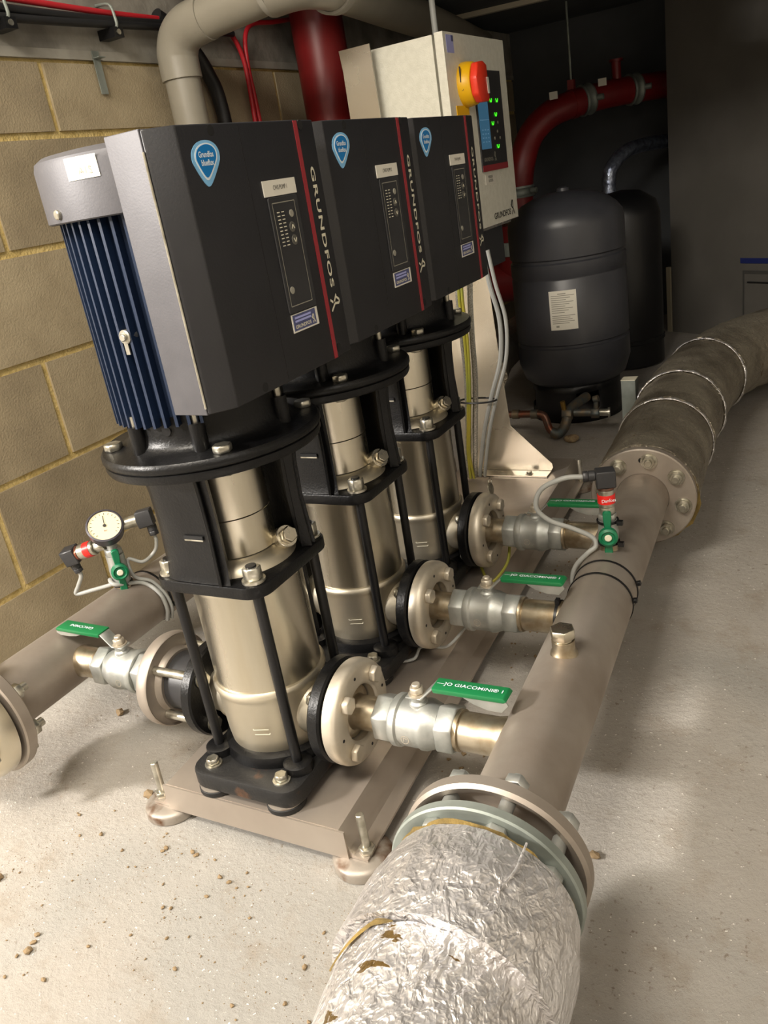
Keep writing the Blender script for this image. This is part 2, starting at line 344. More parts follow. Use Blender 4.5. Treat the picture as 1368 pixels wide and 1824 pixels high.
bm = B(); add_box(bm, (-3.3, -3.3, 0), (2.9, -3.2, 2.25)); struct('wall_front', bm, M_paint)
bm = B(); add_box(bm, (2.9, -3.3, 0), (3.0, 3.72, 2.25)); struct('wall_right', bm, M_paint)
# angled plastered partition in the far right corner, its left edge standing clear of the back wall
pA = Vector((0.04, 3.285, 0)); pd = Vector((0.2, -0.135, 0)).normalized(); pn = Vector((pd.y, -pd.x, 0))
bm = B(); add_prism(bm, [(0, 0), (2.4, 0), (2.4, -0.12), (0, -0.12)], pA, pd, Vector((-pn.x, -pn.y, 0)) * -1, 1.455) if False else None
t = bmesh.new()
q = [pA, pA + pd * 2.6, pA + pd * 2.6 - pn * 0.12, pA - pn * 0.12]
lo = [t.verts.new(p) for p in q]; hi = [t.verts.new(p + Vector((0, 0, 1.455))) for p in q]
t.faces.new(lo[::-1]); t.faces.new(hi)
for i in range(4): t.faces.new((lo[i], lo[(i + 1) % 4], hi[(i + 1) % 4], hi[i]))
struct('wall_partition', t, M_plaster)
t = bmesh.new()
q = [pA - pd * 0.03 + pn * 0.004, pA - pd * 0.006 + pn * 0.004, pA - pd * 0.006 - pn * 0.12, pA - pd * 0.03 - pn * 0.12]
lo = [t.verts.new(p) for p in q]; hi = [t.verts.new(p + Vector((0, 0, 0.30))) for p in q]
t.faces.new(lo[::-1]); t.faces.new(hi)
for i in range(4): t.faces.new((lo[i], lo[(i + 1) % 4], hi[(i + 1) % 4], hi[i]))
tag(obj('timber_batten', t, mat('pale_batten', '#a39a84', 0.7)), 'short pale batten standing at the left end of the far grey partition', 'batten')
# lamps that light the room, out of the picture
def lamp_fitting(loc, sx, sy, label):
    r = thing('ceiling_lamp', label, 'lamp', loc)
    bm = B(); add_box(bm, (loc[0] - sx / 2 - .02, loc[1] - sy / 2 - .02, loc[2]), (loc[0] + sx / 2 + .02, loc[1] + sy / 2 + .02, loc[2] + 0.05), 0.006); obj('housing', bm, M_white, r)
    bm = B(); add_box(bm, (loc[0] - sx / 2, loc[1] - sy / 2, loc[2] - .012), (loc[0] + sx / 2, loc[1] + sy / 2, loc[2] - .0005), 0.004); obj('diffuser', bm, M_lamp, r)
lamp_fitting((-0.05, -1.05, 2.2), 1.0, 0.12, 'white ceiling batten lamp above the near end of the pumps')

# ------------------------------------------------------------------ base frame
FZ = 0.07
fr = thing('base_frame', 'low folded stainless steel base frame under the three pumps', 'frame', (0, 0.5, 0.0))
sec = [(-.200, .022), (-.200, .026), (-.178, .028), (-.171, .036), (-.168, .060), (-.160, .069), (.160, .069), (.168, .060), (.171, .036), (.178, .028), (.200, .026), (.200, .022), (.160, .0222), (-.160, .0222)]
Y0, Y1 = -0.128, 1.36
bm = B(); a = [bm.verts.new((x + SK * Y0, Y0, z)) for x, z in sec]; b = [bm.verts.new((x + SK * Y1, Y1, z)) for x, z in sec]; n = len(sec)
bm.faces.new(a); bm.faces.new(b[::-1])
for i in range(n): bm.faces.new((a[i], b[i], b[(i + 1) % n], a[(i + 1) % n]))
bevel_all(bm, 0.0012, 1, 50); obj('channel', bm, M_frame, fr)
bm = B(); add_box(bm, (-.165 - SK * .13, Y0 - .0035, .021), (.170 - SK * .13, Y0 - .0002, .0685), 0.0015); obj('end_plate', bm, M_frame, fr)
for sx in (-1, 1):
    for yy in (-0.113, 1.30):
        c = (sx * .192 + SK * yy, yy)
        bm = B(); add_lathe(bm, [(0, 0.0), (.043, 0.0), (.0445, .0015), (.0445, .013), (.0425, .0165), (.037, .0188), (.028, .0215), (0, .0215)], (c[0] - sx * .012, c[1] + .004, 0), (0, 0, 1), 36); f = obj('foot_pad', bm, M_rust, fr)
        bm = B(); add_cyl(bm, (c[0], c[1], .02), (c[0] - .004, c[1] + .004, .088), .0062, 16, bev=.001); st = obj('levelling_stud', bm, M_bolt, fr)
        bm = B(); add_hex(bm, (c[0], c[1], .0255), (0, 0, 1), .0125, .010); obj('nut', bm, M_bolt, fr)
bm = B()
for i in range(26): # shallow stiffening scratch flakes on the front lip
    pass
bm.free()

# ------------------------------------------------------------------ a pump (built once at the first place, then copied)
ZB = 0.0695
def make_pump():
    P = thing('booster_pump', 'nearest vertical multistage booster pump with blue finned motor and rusty foot', 'pump', (0, 0, ZB))
    # foot casting
    bm = B(); add_prism(bm, rounded(-.098, -.128, .098, .128, .028), (0, 0, .080), (1, 0, 0), (0, 1, 0), .030, .005, 2)
    obj('foot', bm, M_rustcast, P)
    bm = B(); add_lathe(bm, [(0, .105), (.092, .105), (.094, .112), (.090, .126), (.082, .130), (0, .130)], n=48); obj('foot_collar', bm, M_cast, P)
    for sx in (-1, 1):
        for sy in (-1, 1):
            bx, by = sx * .0638, sy * .1031
            bm = B(); add_cyl(bm, (bx, by, ZB), (bx, by, .0785), .030, 32, bev=.001); d = obj('damper_pad', bm, M_rubber, P)
            bm = B(); add_cyl(bm, (bx, by, .0786), (bx, by, .0802), .0285, 32); obj('steel_disc', bm, M_rust, d)
            bm = B(); add_cyl(bm, (bx, by, .110), (bx, by, .1125), .0135, 20); add_hex(bm, (bx, by, .1125), (0, 0, 1), .0105, .0095, rot=.4); obj('foot_bolt', bm, M_bolt, P)
            rx, ry = sx * .0734, sy * .071
            bm = B(); add_lathe(bm, [(0, .108), (.023, .108), (.022, .122), (.017, .125), (0, .125)], (rx, ry, 0), n=24); obj('rod_boss', bm, M_cast, P)
            bm = B(); add_cyl(bm, (rx, ry, .12), (rx, ry, .406), .0078, 16); obj('stay_rod', bm, M_blackp, P)
            bm = B(); add_cyl(bm, (rx, ry, .424), (rx, ry, .4275), .0165, 24); add_hex(bm, (rx, ry, .4275), (0, 0, 1), .0138, .018, rot=.2); nt = obj('rod_nut', bm, M_bolt, P)
            bm = B(); add_cyl(bm, (rx, ry, .4455), (rx, ry, .4478), .0075, 16); obj('stud_end', bm, M_blackp, nt)
    # housing and sleeve
    bm = B(); add_lathe(bm, [(.078, .128), (.0795, .130), (.0815, .150), (.0835, .215), (.0855, .222), (.0872, .226), (.0872, .231), (.0845, .235), (.081, .236)], n=64); hs = obj('pump_housing', bm, M_housing, P)
    bm = B(); strokes(bm, [((-.012, .003), (.012, .003)), ((-.012, .003), (-.0115, .0052)), ((-.011, -.005), (.012, -.0055)), ((.012, -.0055), (.013, -.003))], (.0262, -.0795, .172), (.95, .315, 0), (0, 0, 1), .0012); obj('flow_mark', bm, M_logo, hs)
    bm = B(); add_lathe(bm, [(.0815, .234), (.0815, .392), (.083, .394), (.083, .4045)], n=64); obj('outer_sleeve', bm, M_steel, P)
    for s, nm in ((1, 'discharge_neck'), (-1, 'suction_neck')):
        bm = B(); add_lathe(bm, [(.046, .060), (.045, .082), (.040, .090), (.037, .118)], (0, 0, .175), (s, 0, 0), 40); obj(nm, bm, M_housing, P)
        bm = B(); add_ring(bm, (s * .108, 0, .175), (s * .1285, 0, .175), .0796, .034, 56, .003); fl = obj('flange', bm, M_cast, P)
        for k in range(4):
            a = pi / 4 + k * pi / 2; c = (0.058 * cos(a), 0.175 + 0.058 * sin(a))
            bm = B(); add_cyl(bm, (s * .1075, c[0], c[1]), (s * .1055, c[0], c[1]), .0135, 20); add_hex(bm, (s * .1055, c[0], c[1]), (-s, 0, 0), .0115, .009, rot=k); obj('flange_nut', bm, M_bolt, fl)
    # head plate: a rounded square casting carrying the motor stool
    bm = B(); add_prism(bm, rounded(-.096, -.094, .096, .094, .030, 6), (0, 0, .4045), (1, 0, 0), (0, 1, 0), .0187, .003, 2); obj('head_plate', bm, M_cast, P)
    bm = B(); add_lathe(bm, [(.080, .4232), (.076, .432), (.060, .440), (.035, .444), (0, .444)], n=48); obj('pump_head', bm, M_housing, P)
    # motor stool: two bowed side walls with ribs, open towards +x and -x
    bm = B(); N = 40
    def shell(a0, a1, zs, ro, ri):
        rows = []
        for z, s in zs:
            row = []
            for i in range(N + 1):
                a = a0 + (a1 - a0) * i / N; e = (abs(cos(a)) ** 4 + abs(sin(a)) ** 4) ** -.25
                row.append((Vector((ro * s * e * cos(a), ro * s * e * sin(a), z)), Vector((ri * s * e * cos(a), ri * s * e * sin(a), z))))
            rows.append(row)
        V = [[(bm.verts.new(o), bm.verts.new(i)) for o, i in r] for r in rows]
        for r in range(len(V) - 1):
            for i in range(N):
                A, Bq, C, D = V[r][i], V[r][i + 1], V[r + 1][i + 1], V[r + 1][i]
                bm.faces.new((A[0], Bq[0], C[0], D[0])); bm.faces.new((A[1], D[1], C[1], Bq[1]))
            for i in (0, N):
                A, D = V[r][i], V[r + 1][i]; bm.faces.new((A[0], D[0], D[1], A[1]))
        for r in (0, len(V) - 1):
            for i in range(N):
                A, Bq = V[r][i], V[r][i + 1]; bm.faces.new((A[0], A[1], Bq[1], Bq[0]))
    zs = [(.4235, 1.02), (.432, .99), (.45, .965), (.50, .945), (.55, .96), (.575, .985), (.592, 1.04)]
    for a0 in (radians(203), radians(27)):
        shell(a0, a0 + radians(95), zs, .0905, .079)
    stool = obj('motor_stool', bm, M_cast, P)
    for a in (207, 293, 32, 117):
        for da in (-4, 2) if a < 200 else (0,):
            aa = radians(a + da); e = (abs(cos(aa)) ** 4 + abs(sin(aa)) ** 4) ** -.25; c = Vector((cos(aa), sin(aa), 0)); bm = B()
            add_prism(bm, [(.080 * e, .4235), (.0945 * e, .4235), (.0905 * e, .50), (.0915 * e, .55), (.095 * e, .587), (.080 * e, .587)], (-sin(aa) * -.0025, cos(aa) * -.0025, 0), c, (0, 0, 1), .005, .0008, 1)
            obj('rib', bm, M_cast, stool)
    bm = B(); add_box(bm, (-.015, -.0885, .4885), (.018, -.0862, .4935)); obj('slot', bm, M_dark, stool)
    bm = B(); add_box(bm, (-.014, -.0889, .4865), (.018, -.0862, .4885)); obj('slot_lip', bm, M_bolt, stool)
    # coupling guard, shaft side
    bm = B(); add_lathe(bm, [(.056, .442), (.056, .497)], n=48); add_lathe(bm, [(.0565, .499), (.0565, .588)], n=48); obj('coupling_guard', bm, M_steel, P)
    # vent plug
    o = Vector((.058, .022, .440)); d = Vector((.75, -.25, .45)).normalized()
    bm = B(); add_cyl(bm, o, o + d * .022, .0165, 28, bev=.001); add_hex(bm, o + d * .022, d, .0125, .011, rot=.3); obj('vent_plug', bm, M_steel, P)
    # motor flange: two plates bolted face to face, and the bearing neck
    bm = B(); add_lathe(bm, [(0, .588), (.140, .588), (.146, .590), (.148, .594), (.148, .6010), (.146, .6022), (.148, .6034), (.150, .606), (.150, .612), (.147, .616), (.124, .6175), (.114, .621), (.109, .628), (.107, .638), (.1065, .664), (0, .664)], n=72); mf = obj('motor_flange', bm, M_cast, P)
    for k in range(4):
        a = pi / 4 + k * pi / 2; c = (.1307 * cos(a), .1307 * sin(a))
        bm = B(); add_hex(bm, (c[0], c[1], .6165), (0, 0, 1), .0130, .010, rot=.5 + k); obj('flange_bolt', bm, M_bolt, mf)
        bm = B(); add_hex(bm, (c[0] * .82, c[1] * .82, .580), (0, 0, 1), .0125, .008); obj('bolt_end', bm, M_bolt, mf)
    for ad in (256, 303, 9, 76, 123, 189):
        c = (.111 * cos(radians(ad)), .111 * sin(radians(ad)))
        bm = B(); add_cyl(bm, (c[0], c[1], .618), (c[0], c[1], .655), .0105, 16); obj('boss', bm, M_cast, mf)
        bm = B(); add_cyl(bm, (c[0], c[1], .655), (c[0], c[1], .668), .0048, 12); obj('screw', bm, M_bolt, mf)
    c = (cos(radians(281.6)), sin(radians(281.6))); bm = B(); add_cyl(bm, (c[0] * .104, c[1] * .104, .647), (c[0] * .1085, c[1] * .1085, .647), .0062, 16); obj('drain_plug', bm, M_blackp, mf)
    # motor with vertical cooling fins, fan cover on top
    bm = B(); add_cyl(bm, (0, 0, .660), (0, 0, .905), .1045, 48); mo = obj('motor_body', bm, M_blue, P)
    fin_me = None
    for k in range(48):
        a = 2 * pi * k / 48
        if cos(a) > 0.62: continue
        if fin_me is None:
            bm = B(); add_box(bm, (.1035, -.0019, .654), (.1185, .0019, .905), 0.0007, 1); f = obj('fin', bm, M_blue, mo); fin_me = f.data
        else:
            f = bpy.data.objects.new('fin', fin_me); COL.objects.link(f); f.parent = mo
        f.rotation_euler = (0, 0, a)
    bm = B(); add_cyl(bm, (.008, -.104, .769), (.0084, -.1200, .769), .0085, 20, bev=.001); add_hex(bm, (.0084, -.1200, .769), (.07, -1, 0), .0055, .004); add_box(bm, (.005, -.1195, .748), (.011, -.1180, .764), .0005, 1); obj('earth_screw', bm, M_bolt, mo)
    bm = B(); add_lathe(bm, [(.128, .9025), (.1305, .904), (.1305, .962), (.128, .970), (.120, .975), (.105, .977), (0, .978)], n=72); fc = obj('fan_cover', bm, M_graph, P)
    a = radians(255); c = Vector((cos(a), sin(a), 0))
    bm = B(); add_cyl(bm, c * .129 + Vector((0, 0, .913)), c * .1345 + Vector((0, 0, .913)), .0055, 18, bev=.001); obj('cover_screw', bm, M_bolt, fc)
    bm = B(); M = 16; r = .1312
    def arc_patch(bm, a0, a1, z0, z1, r):
        rows = [[bm.verts.new((r * cos(a0 + (a1 - a0) * i / M), r * sin(a0 + (a1 - a0) * i / M), z)) for i in range(M + 1)] for z in (z0, z1)]
        for i in range(M): bm.faces.new((rows[0][i], rows[0][i + 1], rows[1][i + 1], rows[1][i]))
    arc_patch(bm, radians(270.8), radians(289), .944, .967, r); st = obj('rating_sticker', bm, M_white, fc)
    bm = B(); arc_patch(bm, radians(281.5), radians(288.7), .9590, .9665, r + .0003); obj('sticker_logo', bm, M_lilac, fc)
    bm = B(); arc_patch(bm, radians(271.6), radians(276), .9615, .9625, r + .0003); arc_patch(bm, radians(271.6), radians(278), .957, .9578, r + .0003); arc_patch(bm, radians(271.6), radians(274), .9500, .9508, r + .0003); obj('sticker_print', bm, M_lilac, fc)
    text('handwriting', 'A15', (.1319 * cos(radians(282)), .1316 * sin(radians(282)), .952), (-sin(radians(282)), cos(radians(282)), 0), (0, 0, 1), .0075, M_greyink, fc)
    # terminal box on the +x side of the motor
    zlo, zhi = .677, .978
    bm = B(); add_prism(bm, [(.072, -.136), (.1225, -.139), (.1235, -.139), (.1235, .166), (.072, .166)], (0, 0, zlo), (1, 0, 0), (0, 1, 0), zhi - zlo, .006, 3, 20); tb = obj('terminal_box', bm, M_graph, P)
    bm = B(); add_prism(bm, [(.1242, -.139), (.128, -.138), (.149, -.113), (.149, .112), (.1435, .163), (.137, .168), (.1242, .168)], (0, 0, zlo + .001), (1, 0, 0), (0, 1, 0), zhi - zlo - .002, .005, 3, 12); cv = obj('front_cover', bm, M_darkgraph, tb)
    bm = B(); add_cyl(bm, (.1238, -.1396, zlo + .008), (.1238, -.1396, zhi - .022), .0013, 8); obj('seam_bead', bm, M_bolt, tb)
    FX = .149
    U, V = (0, 1, 0), (0, 0, 1)
    bm = B(); add_box(bm, (FX - .001, -.0066, zlo + .004), (FX + .0002, -.0054, zhi - .004)); obj('cover_seam', bm, M_dark, tb)
    for y, z in ((-.056, .970), (-.056, .686), (.125, .971), (.125, .690)):
        bm = B(); add_cyl(bm, (FX - .0025 - (0.0008 if y > 0.1 else 0), y, z), (FX + .0003 - (0.0008 if y > 0.1 else 0), y, z), .0058, 18); obj('screw_recess', bm, M_dark, tb)
    # pick-shaped badge
    def pick(s, dy=0, dz=0):
        out = []
        for i in range(40):
            t = 2 * pi * i / 40; y = .0235 * cos(t) * (1 + .22 * sin(t)); z = .0205 * sin(t)
            if z < 0: y *= (1 + z / .052); z *= 1.25
            out.append((y * s + dy + z * .16, z * s + dz))
        return out
    for s, m_, h, nm, dz in ((1.0, M_blight, .0006, 'badge', 0), (.80, M_bwhite, .0009, 'badge_ring', .0012), (.71, M_bblue, .0012, 'badge_face', .0016)):
        bm = B(); add_prism(bm, pick(s, -.0745, .9405 + dz), (FX, 0, 0), U, V, h); obj(nm, bm, m_, tb)
    text('badge_text', 'Grundfos\nblueflux', (FX + .0012, -.0745, .9425), U, V, .0058, M_bwhite, tb, sx=.80, bold=.02)
    # adhesive pump label
    bm = B(); add_box(bm, (FX, .018, .8945), (FX + .0012, .088, .9125), .0003, 1); obj('pump_label', bm, M_white, tb)
    # control panel
    bm = B(); add_prism(bm, rounded(.022, .756, .086, .8935, .003, 3), (FX - .0005, 0, 0), U, V, .0022, .0008, 1); cp = obj('control_panel', bm, M_plastic, tb)
    bm = B(); strokes(bm, [((.028, .7645), (.0765, .7645)), ((.0765, .7645), (.0765, .8865)), ((.0765, .8865), (.028, .8865)), ((.028, .8865), (.028, .7645))], (FX + .0017, 0, 0), U, V, .0011); obj('panel_outline', bm, M_greyink, tb)
    bm = B(); strokes(bm, [((.0345 + dx, .8755 - .0043 * k), (.0405 + dx, .8755 - .0043 * k)) for k in range(10) for dx in (0, .0095)], (FX + .0018, 0, 0), U, V, .0011); o = obj('bar_graph', bm, M_logo, tb); o['kind'] = 'stuff'
    for y, z, r in ((.066, .872, .0045), (.0625, .8565, .0062), (.0625, .841, .0062), (.0365, .7835, .0045)):
        bm = B(); add_cyl(bm, (FX + .0012, y, z), (FX + .0026, y, z), r, 18, bev=.0004); bt = obj('button', bm, M_greyink if r < .005 else mat('button_grey', '#55534d', .5) if 'button_grey' not in MATS else MATS['button_grey'], tb)
    for z, s in ((.8565, 1), (.841, -1)):
        bm = B(); strokes(bm, [((.0595, z - s * .0022), (.0625, z + s * .0025)), ((.0625, z + s * .0025), (.0655, z - s * .0022))], (FX + .0027, 0, 0), U, V, .0017); obj('arrow', bm, M_logo, tb)
    # warranty sticker
    bm = B(); add_box(bm, (FX, .0245, .732), (FX + .0009, .085, .7545), .0002, 1); obj('service_sticker', bm, M_white, tb)
    bm = B(); add_box(bm, (FX + .0009, .0265, .734), (FX + .0011, .0795, .7535)); obj('sticker_field', bm, M_purple, tb)
    bm = B(); strokes(bm, [((.030, .7497), (.068, .7497)), ((.030, .7455), (.068, .7455))], (FX + .0012, 0, 0), U, V, .0026); obj('sticker_print', bm, M_lilac, tb)
    text('sticker_brand', 'GRUNDFOS', (FX + .0012, .0475, .7385), U, V, .0042, M_logo, tb, sx=1.15, bold=.02)
    bm = B(); xlogo(bm, (FX + .0012, .0735, .7415), U, V, .011, .0014); obj('sticker_mark', bm, M_logo, tb)
    # red stripe and vertical brand lettering on the sloping strip
    bm = B(); add_box(bm, (FX - .0022, .1085, zlo + .002), (FX + .0007, .1165, zhi - .002), .0002, 1); obj('red_stripe', bm, M_redline, tb)
    sl = Vector((-.0055, .051, 0)).normalized()
    text('brand_lettering', 'GRUNDFOS', Vector((.1466, .1375, .846)), (0, 0, -1), sl, .0115, M_logo, tb, sx=1.62, bold=.022, spacing=1.12)
    bm = B(); xlogo(bm, Vector((.1466, .1375, .7475)), (0, 0, -1), sl, .028, .0032)
    o = obj('brand_mark', bm, M_logo, tb)
    return P
pump1 = make_pump()
def lbl(P, k):
    tb = [c for c in P.children if c.name.startswith('terminal_box')][0]
    w = tb.location + P.location
    text('label_text', 'CWS PUMP %d' % k, (.149 + .0013 + P.location.x, .053 + P.location.y, .9035), (0, 1, 0), (0, 0, 1), .0052, M_ink, tb, sx=.72)
pump2 = dup(pump1, (PX(.32), .32, 0), 'middle vertical booster pump of the three, between the near and far pump')
pump3 = dup(pump1, (PX(.64), .64, 0), 'farthest vertical booster pump, beside the control cabinet stand')
for P in (pump1, pump2, pump3): P['group'] = 'vertical booster pumps on the base frame'
for k, P in enumerate((pump1, pump2, pump3)): lbl(P, k + 1)

# ------------------------------------------------------------------ manifolds
def manifold(name, label, xf, y0, y1, R, branches, bend_len, s, cz=.175):
    r = thing(name, label, 'pipe', (xf((y0 + y1) / 2), (y0 + y1) / 2, 0))
    bm = B(); d = Vector((xf(y1) - xf(y0), y1 - y0, 0)); add_lathe(bm, [(R - .004, 0), (R, 0), (R, d.length), (R - .004, d.length)], (xf(y0), y0, cz), d, 64, closed=True); obj('pipe_run', bm, M_pipe, r)
    for y, xe in branches:
        bm = B(); x0 = xf(y); L = abs(xe - x0)
        add_lathe(bm, [(.029, R - .012), (.0295, R - .002), (.0275, R + .006), (.0272, L - .002), (.0262, L)], (x0, y, cz), (s, 0, 0), 36); obj('branch', bm, M_pipe_tint, r)
    return r
dm = manifold('discharge_manifold', 'long dull stainless discharge pipe right of the pumps with three branches', MX, -0.205, 0.868, .0546, [(.32 * k, .318 + PX(.32 * k)) for k in range(3)], 0, -1)
sm = manifold('suction_manifold', 'long dull stainless suction pipe running along the block wall', SXm, -0.190, 1.05, .0560, [(.32 * k, -.386 + PX(.32 * k)) for k in range(3)], 0, 1)

def ball_valve(y, s, label, group):
    """isolating valve along x; s=+1 on the discharge side"""
    x0 = (.160 if s > 0 else -.226) + PX(y); c = lambda d: (x0 + s * d, y, .175)
    r = thing('isolating_valve', label, 'valve', (x0 + s * .09, y, .139), group)
    D = (s, 0, 0)
    bm = B(); add_hex(bm, c(.028), D, .0365, .027, .002, rot=pi / 6); obj('end_nut', bm, M_zinc, r)
    bm = B(); add_lathe(bm, [(.026, .0552), (.0365, .0552), (.0385, .058), (.0385, .066), (.0355, .069), (.0355, .098), (.0375, .102), (.037, .108), (.033, .118), (.030, .1258), (.024, .1258)], (x0, y, .175), D, 48, closed=True); bd = obj('valve_body', bm, M_zinc, r)
    for xx, h in ((.083, 0),):
        bm = B(); strokes(bm, [((.006 * cos(2 * pi * i / 12), .006 * sin(2 * pi * i / 12)), (.006 * cos(2 * pi * (i + 1) / 12), .006 * sin(2 * pi * (i + 1) / 12))) for i in range(12)] + [((-.002, -.003), (-.002, .003)), ((-.002, .003), (.003, .001))], (x0 + s * xx, y - .0358, .1702), (1, 0, 0), (0, .12, .99), .0008); obj('cast_mark', bm, M_ring, bd)
    bm = B(); add_hex(bm, c(.126), D, .0365, .026, .002, rot=pi / 6); obj('end_nut', bm, M_zinc, r)
    bm = B(); add_lathe(bm, [(.024, .152), (.0298, .152), (.0292, .1555), (.0298, .1575), (.024, .159)], (x0, y, .175), D, 32, closed=True); obj('thread', bm, M_pipe_tint, r)
    sx = x0 + s * .094
    bm = B(); add_lathe(bm, [(0, .205), (.0135, .205), (.0135, .213), (.0105, .216), (.0105, .222), (0, .222)], (sx, y, 0), n=24); obj('stem', bm, M_zinc, r)
    bm = B(); add_cyl(bm, (sx, y, .2245), (sx, y, .227), .0125, 20); add_hex(bm, (sx, y, .227), (0, 0, 1), .0105, .010, rot=.3); add_cyl(bm, (sx, y, .237), (sx, y, .242), .0062, 14, bev=.001); obj('stem_nut', bm, M_ring, r)
    # lever: flat steel strip rising to a green dipped grip
    pr = [(-.014, .2222), (.010, .2222), (.030, .2430), (.137, .2445), (.137, .2470), (.029, .2455), (.0085, .2246), (-.014, .2246)]
    bm = B(); add_prism(bm, [(sx + s * a, z) for a, z in pr], (0, y + .0115, 0), (1, 0, 0), (0, 0, 1), .023, .0006, 1); add_prism(bm, [(sx + s * a, z) for a, z in ((.070, .2435), (.137, .2442), (.140, .238), (.130, .226 if s > 0 else .2335), (.110, .226 if s > 0 else .2335), (.090, .232 if s > 0 else .236))], (0, y - .0105, 0), (1, 0, 0), (0, 0, 1), .0018, .0004, 1); lv = obj('lever', bm, M_zinc, r)
    bm = B(); add_prism(bm, [(sx + s * a, z) for a, z in ((.032, .2405), (.134, .2418), (.139, .2450), (.134, .2495), (.030, .2483))], (0, y + .0140, 0), (1, 0, 0), (0, 0, 1), .028, .0018, 2); obj('grip', bm, M_green, r)
    tx = sx + s * .083
    text('grip_text', '\u2014]O GIACOMINI\u00ae 1' if s > 0 else 'GIACOMINI', (tx, y, .2495), (s, 0, .012), (0, s, 0), .0066, M_bwhite, r, sx=1.12, bold=.004)
    return r
pl = ['nearest', 'middle', 'farthest']
for k in range(3):
    ball_valve(.32 * k, 1, '%s silver discharge valve with green lever, right of the %s pump' % (pl[k], pl[k]), 'discharge valves')
    ball_valve(.32 * k, -1, '%s silver suction valve with green lever, left of the %s pump' % (pl[k], pl[k]), 'suction valves')

def counter_flange(y, label):
    x = .131 + PX(y); r = thing('counter_flange', label, 'flange', (x + .014, y, .096), 'pale rings on the discharge side')
    bm = B(); add_lathe(bm, [(.042, 0), (.074, 0), (.0785, .003), (.0796, .008), (.0796, .017), (.0780, .0225), (.0740, .0255), (.0690, .0268), (.048, .0272), (.0445, .0262), (.042, .0235)], (x, y, .175), (1, 0, 0), 64, closed=True); obj('ring', bm, M_ring, r)
    bm = B(); add_lathe(bm, [(.0398, .002), (.0398, .012), (.0275, .016), (.0258, .019), (.0255, .034), (.0250, .0572), (.022, .0572), (.022, .002)], (x, y, .175), (1, 0, 0), 40, closed=True); obj('nipple', bm, M_pipe_tint, r)
    for k in range(4):
        a = pi / 4 + k * pi / 2; c = (y + .0585 * cos(a), .175 + .0585 * sin(a))
        bm = B(); add_hex(bm, (x + .0270, c[0], c[1]), (1, 0, 0), .0140, .010, rot=.4 + k); obj('bolt_head', bm, M_ring, r)
    for k in range(4):
        a = k * pi / 2 + .1; c = (y + .062 * cos(a), .175 + .062 * sin(a))
        bm = B(); add_cyl(bm, (x + .024, c[0], c[1]), (x + .0273, c[0], c[1]), .0026, 10); obj('drill_hole', bm, M_dark, r)
def check_valve(y, label):
    x = -.131 + PX(y); r = thing('check_valve', label, 'valve', (x - .04, y, .096), 'check valves on the suction side')
    bm = B(); add_ring(bm, (x, y, .175), (x - .060, y, .175), .049, .030, 48, .002); obj('wafer_body', bm, M_plastic, r)
    bm = B(); add_lathe(bm, [(.030, .0605), (.052, .0605), (.052, .066), (.056, .072), (.075, .072), (.078, .069), (.0796, .071), (.0796, .086), (.077, .092), (.030, .092)], (x, y, .175), (-1, 0, 0), 64, closed=True); obj('steel_disc', bm, M_pipe, r)
    for k in range(4):
        a = pi / 4 + k * pi / 2; c = (y + .060 * cos(a), .175 + .060 * sin(a))
        bm = B(); add_cyl(bm, (x + .002, c[0], c[1]), (x - .0715, c[0], c[1]), .0072, 16); obj('tie_bolt', bm, M_bolt, r)
        bm = B(); add_hex(bm, (x - .0922, c[0], c[1]), (-1, 0, 0), .0115, .008, rot=k); obj('bolt_nut', bm, M_bolt, r)
    bm = B(); add_lathe(bm, [(.0255, .0925), (.0255, .123), (.021, .123), (.021, .0925)], (x, y, .175), (-1, 0, 0), 32, closed=True); obj('nipple', bm, M_pipe_tint, r)
for k in range(3):
    counter_flange(.32 * k, '%s pale steel flange ring with three big bolt heads, right of the %s pump' % (pl[k], pl[k]))
    check_valve(.32 * k, '%s black wafer check valve clamped to a steel disc, left of the %s pump' % (pl[k], pl[k]))

bm = B(); tg = (.150 + PX(.64), .668, .259); add_cyl(bm, tg, (tg[0] + .002, tg[1], tg[2] + .0005), .0125, 24); add_tube(bm, [(tg[0] + .001, tg[1] + .009 * cos(a * .7854), tg[2] + .016 + .007 * sin(a * .7854)) for a in range(9)], .0012, 6, 3)
tag(obj('metal_tag', bm, M_bolt), 'small round metal tag with wire ring on top of the farthest discharge flange', 'tag')
# end flanges of the manifolds
def end_flange(name, label, xf, y, R, th, cz, nb, face, m, mb, lip=False, bolts=None, boltlen=.06, nut_far=True):
    d = Vector((xf(y + .1) - xf(y), .1, 0)).normalized(); o = Vector((xf(y), y, cz)); r = thing(name, label, 'flange', (o.x, o.y, cz - R))
    bm = B()
    if lip: add_lathe(bm, [(.0552, 0), (R - .030, 0), (R - .022, -.003), (R - .010, -.016), (R - .004, -.018), (R, -.014), (R, .0), (R - .006, .006), (R - .030, .010), (.0552, .010)], o, d, 72, closed=True)
    else: add_ring(bm, o - d * th / 2, o + d * th / 2, R, .0552, 72, .0025)
    obj('plate', bm, m, r); return r, o, d
r, o, d = end_flange('backing_flange', 'thin steel backing flange at the near end of the discharge pipe', MX, -0.192, .108, .02, .175, 8, 1, M_pipe, M_zinc, lip=True)
u, v, _ = frame_from(d)
r2 = thing('stub_flange', 'grey galvanised flange against the near foil covered pipe', 'flange', tuple(o - d * .045 - Vector((0, 0, .108))))
bm = B(); add_ring(bm, o - d * .054, o - d * .040, .109, .05, 72, .002); obj('plate', bm, M_zincd, r2)
bm = B(); add_lathe(bm, [(.056, -.0395), (.072, -.0395), (.072, -.028), (.062, -.0205), (.056, -.0205)], o, d, 56, closed=True); obj('stub_collar', bm, M_pipe_tint, r)
